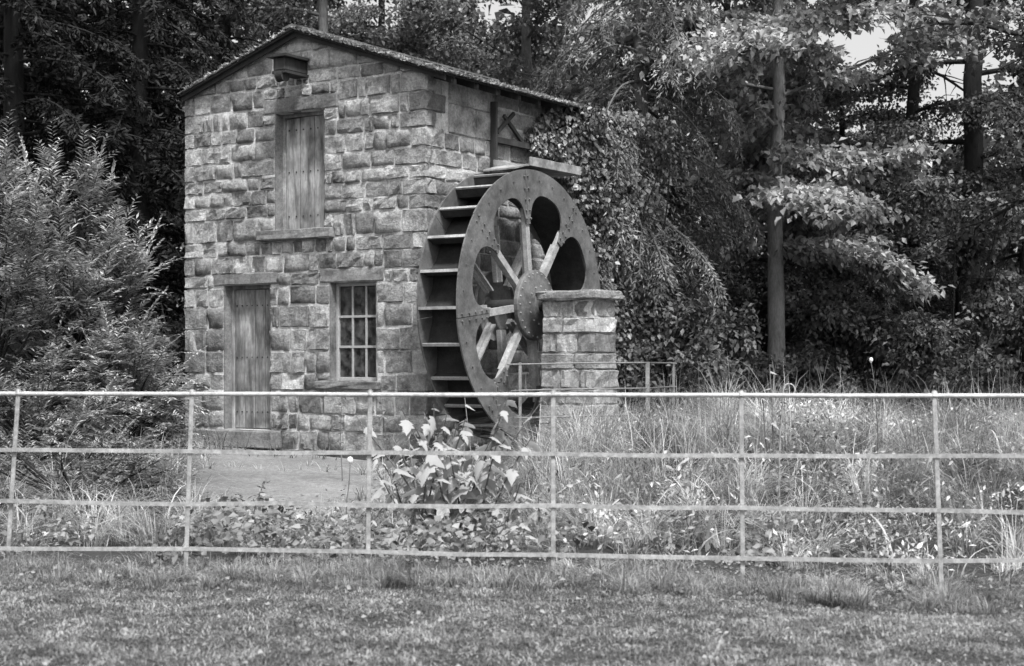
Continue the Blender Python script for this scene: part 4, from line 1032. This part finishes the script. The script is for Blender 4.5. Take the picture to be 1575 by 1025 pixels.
# ------------------------------------------------------------------ single weeds and the large-leaved sapling
def leaf_mesh(L, W, seed, droop=.5):
    "a lobed leaf with a fold and a drooping tip, lying along +X"
    r = random.Random(seed); prof = [(0, .02), (.10, .30), (.20, .50), (.27, .36), (.42, .46), (.54, .27), (.70, .22), (.86, .10), (1, 0)]
    V = []; F = []
    for u, wv in prof:
        zc = -droop*L*u*u*.6; wv = wv*W*r.uniform(.85, 1.15)
        V += [(u*L, 0, zc), (u*L-.04*L*(wv > .2*W), wv, zc-wv*.35+.02*L), (u*L-.04*L*(wv > .2*W), -wv, zc-wv*.35+.02*L)]
    for i in range(len(prof)-1):
        a, b = 3*i, 3*i+3; F += [(a, b, b+1, a+1), (a, a+2, b+2, b)]
    return mesh_np('leaf', V, F, True)
LM = [leaf_mesh(1, .9, s, d) for s, d in ((1, .5), (2, .9), (3, 1.2), (4, .3))]
for me in LM: me.materials.append(MATS['big_leaf'])
def leafy(name, label, x, y, h, nst, nl, lsz, seed, spread=.35, cat='plant', group=None, stalk='stalk', lw=1.0):
    r = np.random.default_rng(seed); z = float(H(x, y))-.02; t = empty(name, (x, y, z)); tag(t, label, cat, group)
    for i in range(nst):
        az = r.uniform(0, 2*pi); d = unit(np.array([cos(az)*spread, sin(az)*spread, 1]))
        B = curve((r.normal(0, .06+.3*spread*h), r.normal(0, .06+.2*spread*h), 0), d, h*r.uniform(.7, 1.05), (cos(az)*.2, sin(az)*.2, 0), 7, r, .05)
        st = Tubes(6); st.add(B, np.linspace(.011, .004, 8)); obj('stem', st.mesh('stem'), stalk, t)
        for k in range(nl):
            u = .2+.8*(k+.6)/nl; j = min(u*7, 6.99); a = int(j); p = B[a]*(1-(j-a))+B[a+1]*(j-a)
            az2 = k*2.4+r.uniform(-.5, .5)
            o = obj('leaf', LM[int(r.integers(4))], 'big_leaf', t, p, (r.normal(0, .35), r.uniform(.05, .75), az2)); s = lsz*r.uniform(.55, 1.15)*(1.15-.4*u); o.scale = (s, s*lw*r.uniform(.75, 1), s)
leafy('sapling', 'sapling with large pale drooping leaves in the middle behind the railing', X(690, 12.6), 12.6, 1.25, 22, 12, .20, 81, .42, 'sapling')
leafy('sapling', 'lower clump of large pale leaves right at the foot of the sapling', X(690, 11.6), 11.6, .40, 9, 6, .13, 82, 1.2, 'sapling')
leafy('leafy_weed', 'tall thin weed with a few curled pale leaves before the wheel', X(745, 15.2), 15.2, 1.45, 2, 6, .15, 83, .12, 'weed', lw=.5)
leafy('leafy_weed', 'clump of pale grassy leaves left of the sapling', X(640, 13.6), 13.6, .85, 7, 7, .26, 84, .45, 'weed', lw=.35)
leafy('leafy_weed', 'pale leafy weed right of the sapling by the middle post', X(790, 12.6), 12.6, .6, 6, 7, .18, 85, .5, 'weed', lw=.55)
leafy('leafy_weed', 'bushy weed hiding the foot of the wheel', X(735, 16.5), 16.5, .62, 10, 8, .17, 101, .8, 'weed', lw=.5)
leafy('leafy_weed', 'bushy weed at the foot of the wall right of the window', X(655, 17.5), 17.5, .60, 8, 8, .17, 102, .7, 'weed', lw=.5)
leafy('leafy_weed', 'tall flowering weed standing above the top rail at right', X(1195, 14.6), 14.6, 1.12, 2, 6, .13, 86, .1, 'weed', lw=.45)
leafy('leafy_weed', 'single leafy weed right of the rightmost post in view', X(1462, 13), 13, .85, 1, 5, .17, 87, .1, 'weed', lw=.45)
leafy('leafy_weed', 'leafy weed low behind the post left of the sapling', X(515, 12.2), 12.2, .42, 4, 5, .13, 88, .6, 'weed', lw=.7)
leafy('leafy_weed', 'pale drooping weed halfway between two posts right of the pier', X(1010, 13.4), 13.4, .62, 5, 5, .17, 89, .5, 'weed', lw=.3)
leafy('leafy_weed', 'tiny broad leafed weed right in front of the lowest rail', X(738, 10.75), 10.75, .16, 2, 3, .11, 90, .6, 'weed', lw=.8)
def stalk(label, x, y, h, seed, head=0, bend=(0, 0, 0), rad=.007, name='dead_stalk', mat='stalk', hook=0):
    r = np.random.default_rng(seed); z = float(H(x, y))-.02; t = empty(name, (x, y, z)); tag(t, label, 'stalk', 'dead stalks behind the railing')
    B = curve((0, 0, 0), (r.normal(0, .04), r.normal(0, .04), 1), h, (0, 0, 0) if hook else bend, 10, r, .03)
    if hook:
        q = np.linspace(0, pi*1.05, 8)[1:]; B = np.concatenate([B, B[-1]+np.stack([hook*(1-np.cos(q)), 0*q, hook*1.2*np.sin(q)], 1)])
    st = Tubes(6); st.add(B, np.linspace(rad, rad*.5, len(B))); obj('stem', st.mesh('stem'), mat, t)
    if head:
        V, F = tube([B[-1]+np.array([0, 0, q]) for q in (-.01, 0, .02*head, .05*head, .07*head, .078*head)], np.array([.004, .016, .032, .034, .022, .004])*head, 10); obj('seed_head', mesh_np('seed_head', V, F, True), 'petal', t)
    else:
        P = np.repeat(B[4:11], 5, 0)+r.normal(0, .008, (35, 3)); V, F = kites(P, r.normal(0, 1, (35, 3)), r.normal(0, 1, (35, 3)), .05, .018); obj('dry_leaves', mesh_np('dry_leaves', V, F), 'ground_leaf', t)
stalk('dark knobbly stalk against the wall left of a post below the window', X(527, 18), 18, 1.05, 91)
stalk('thin dark stalk right of the post below the window', X(607, 16), 16, 1.15, 92)
stalk('short stalk topped by a round white seed head', X(531, 14), 14, .56, 93, .8)
stalk('tall stalk bending over like a hook above the top rail', X(1198, 14), 14, 1.02, 94, 0, (0, 0, 0), .010, mat='straw', hook=.05)
stalk('slim stalk with a small white head above the rail at far right', X(1348, 14.2), 14.2, 1.3, 95, .5, (-.3, 0, 0))
stalk('slim straight stalk in front of the wheel left of the pier', X(770, 17), 17, 1.2, 96)
stalk('leaning thin stalk behind the second post from the left', X(385, 12.6), 12.6, .5, 97, 0, (.5, 0, 0))
print('stones gable', nstone, 'side', nside)
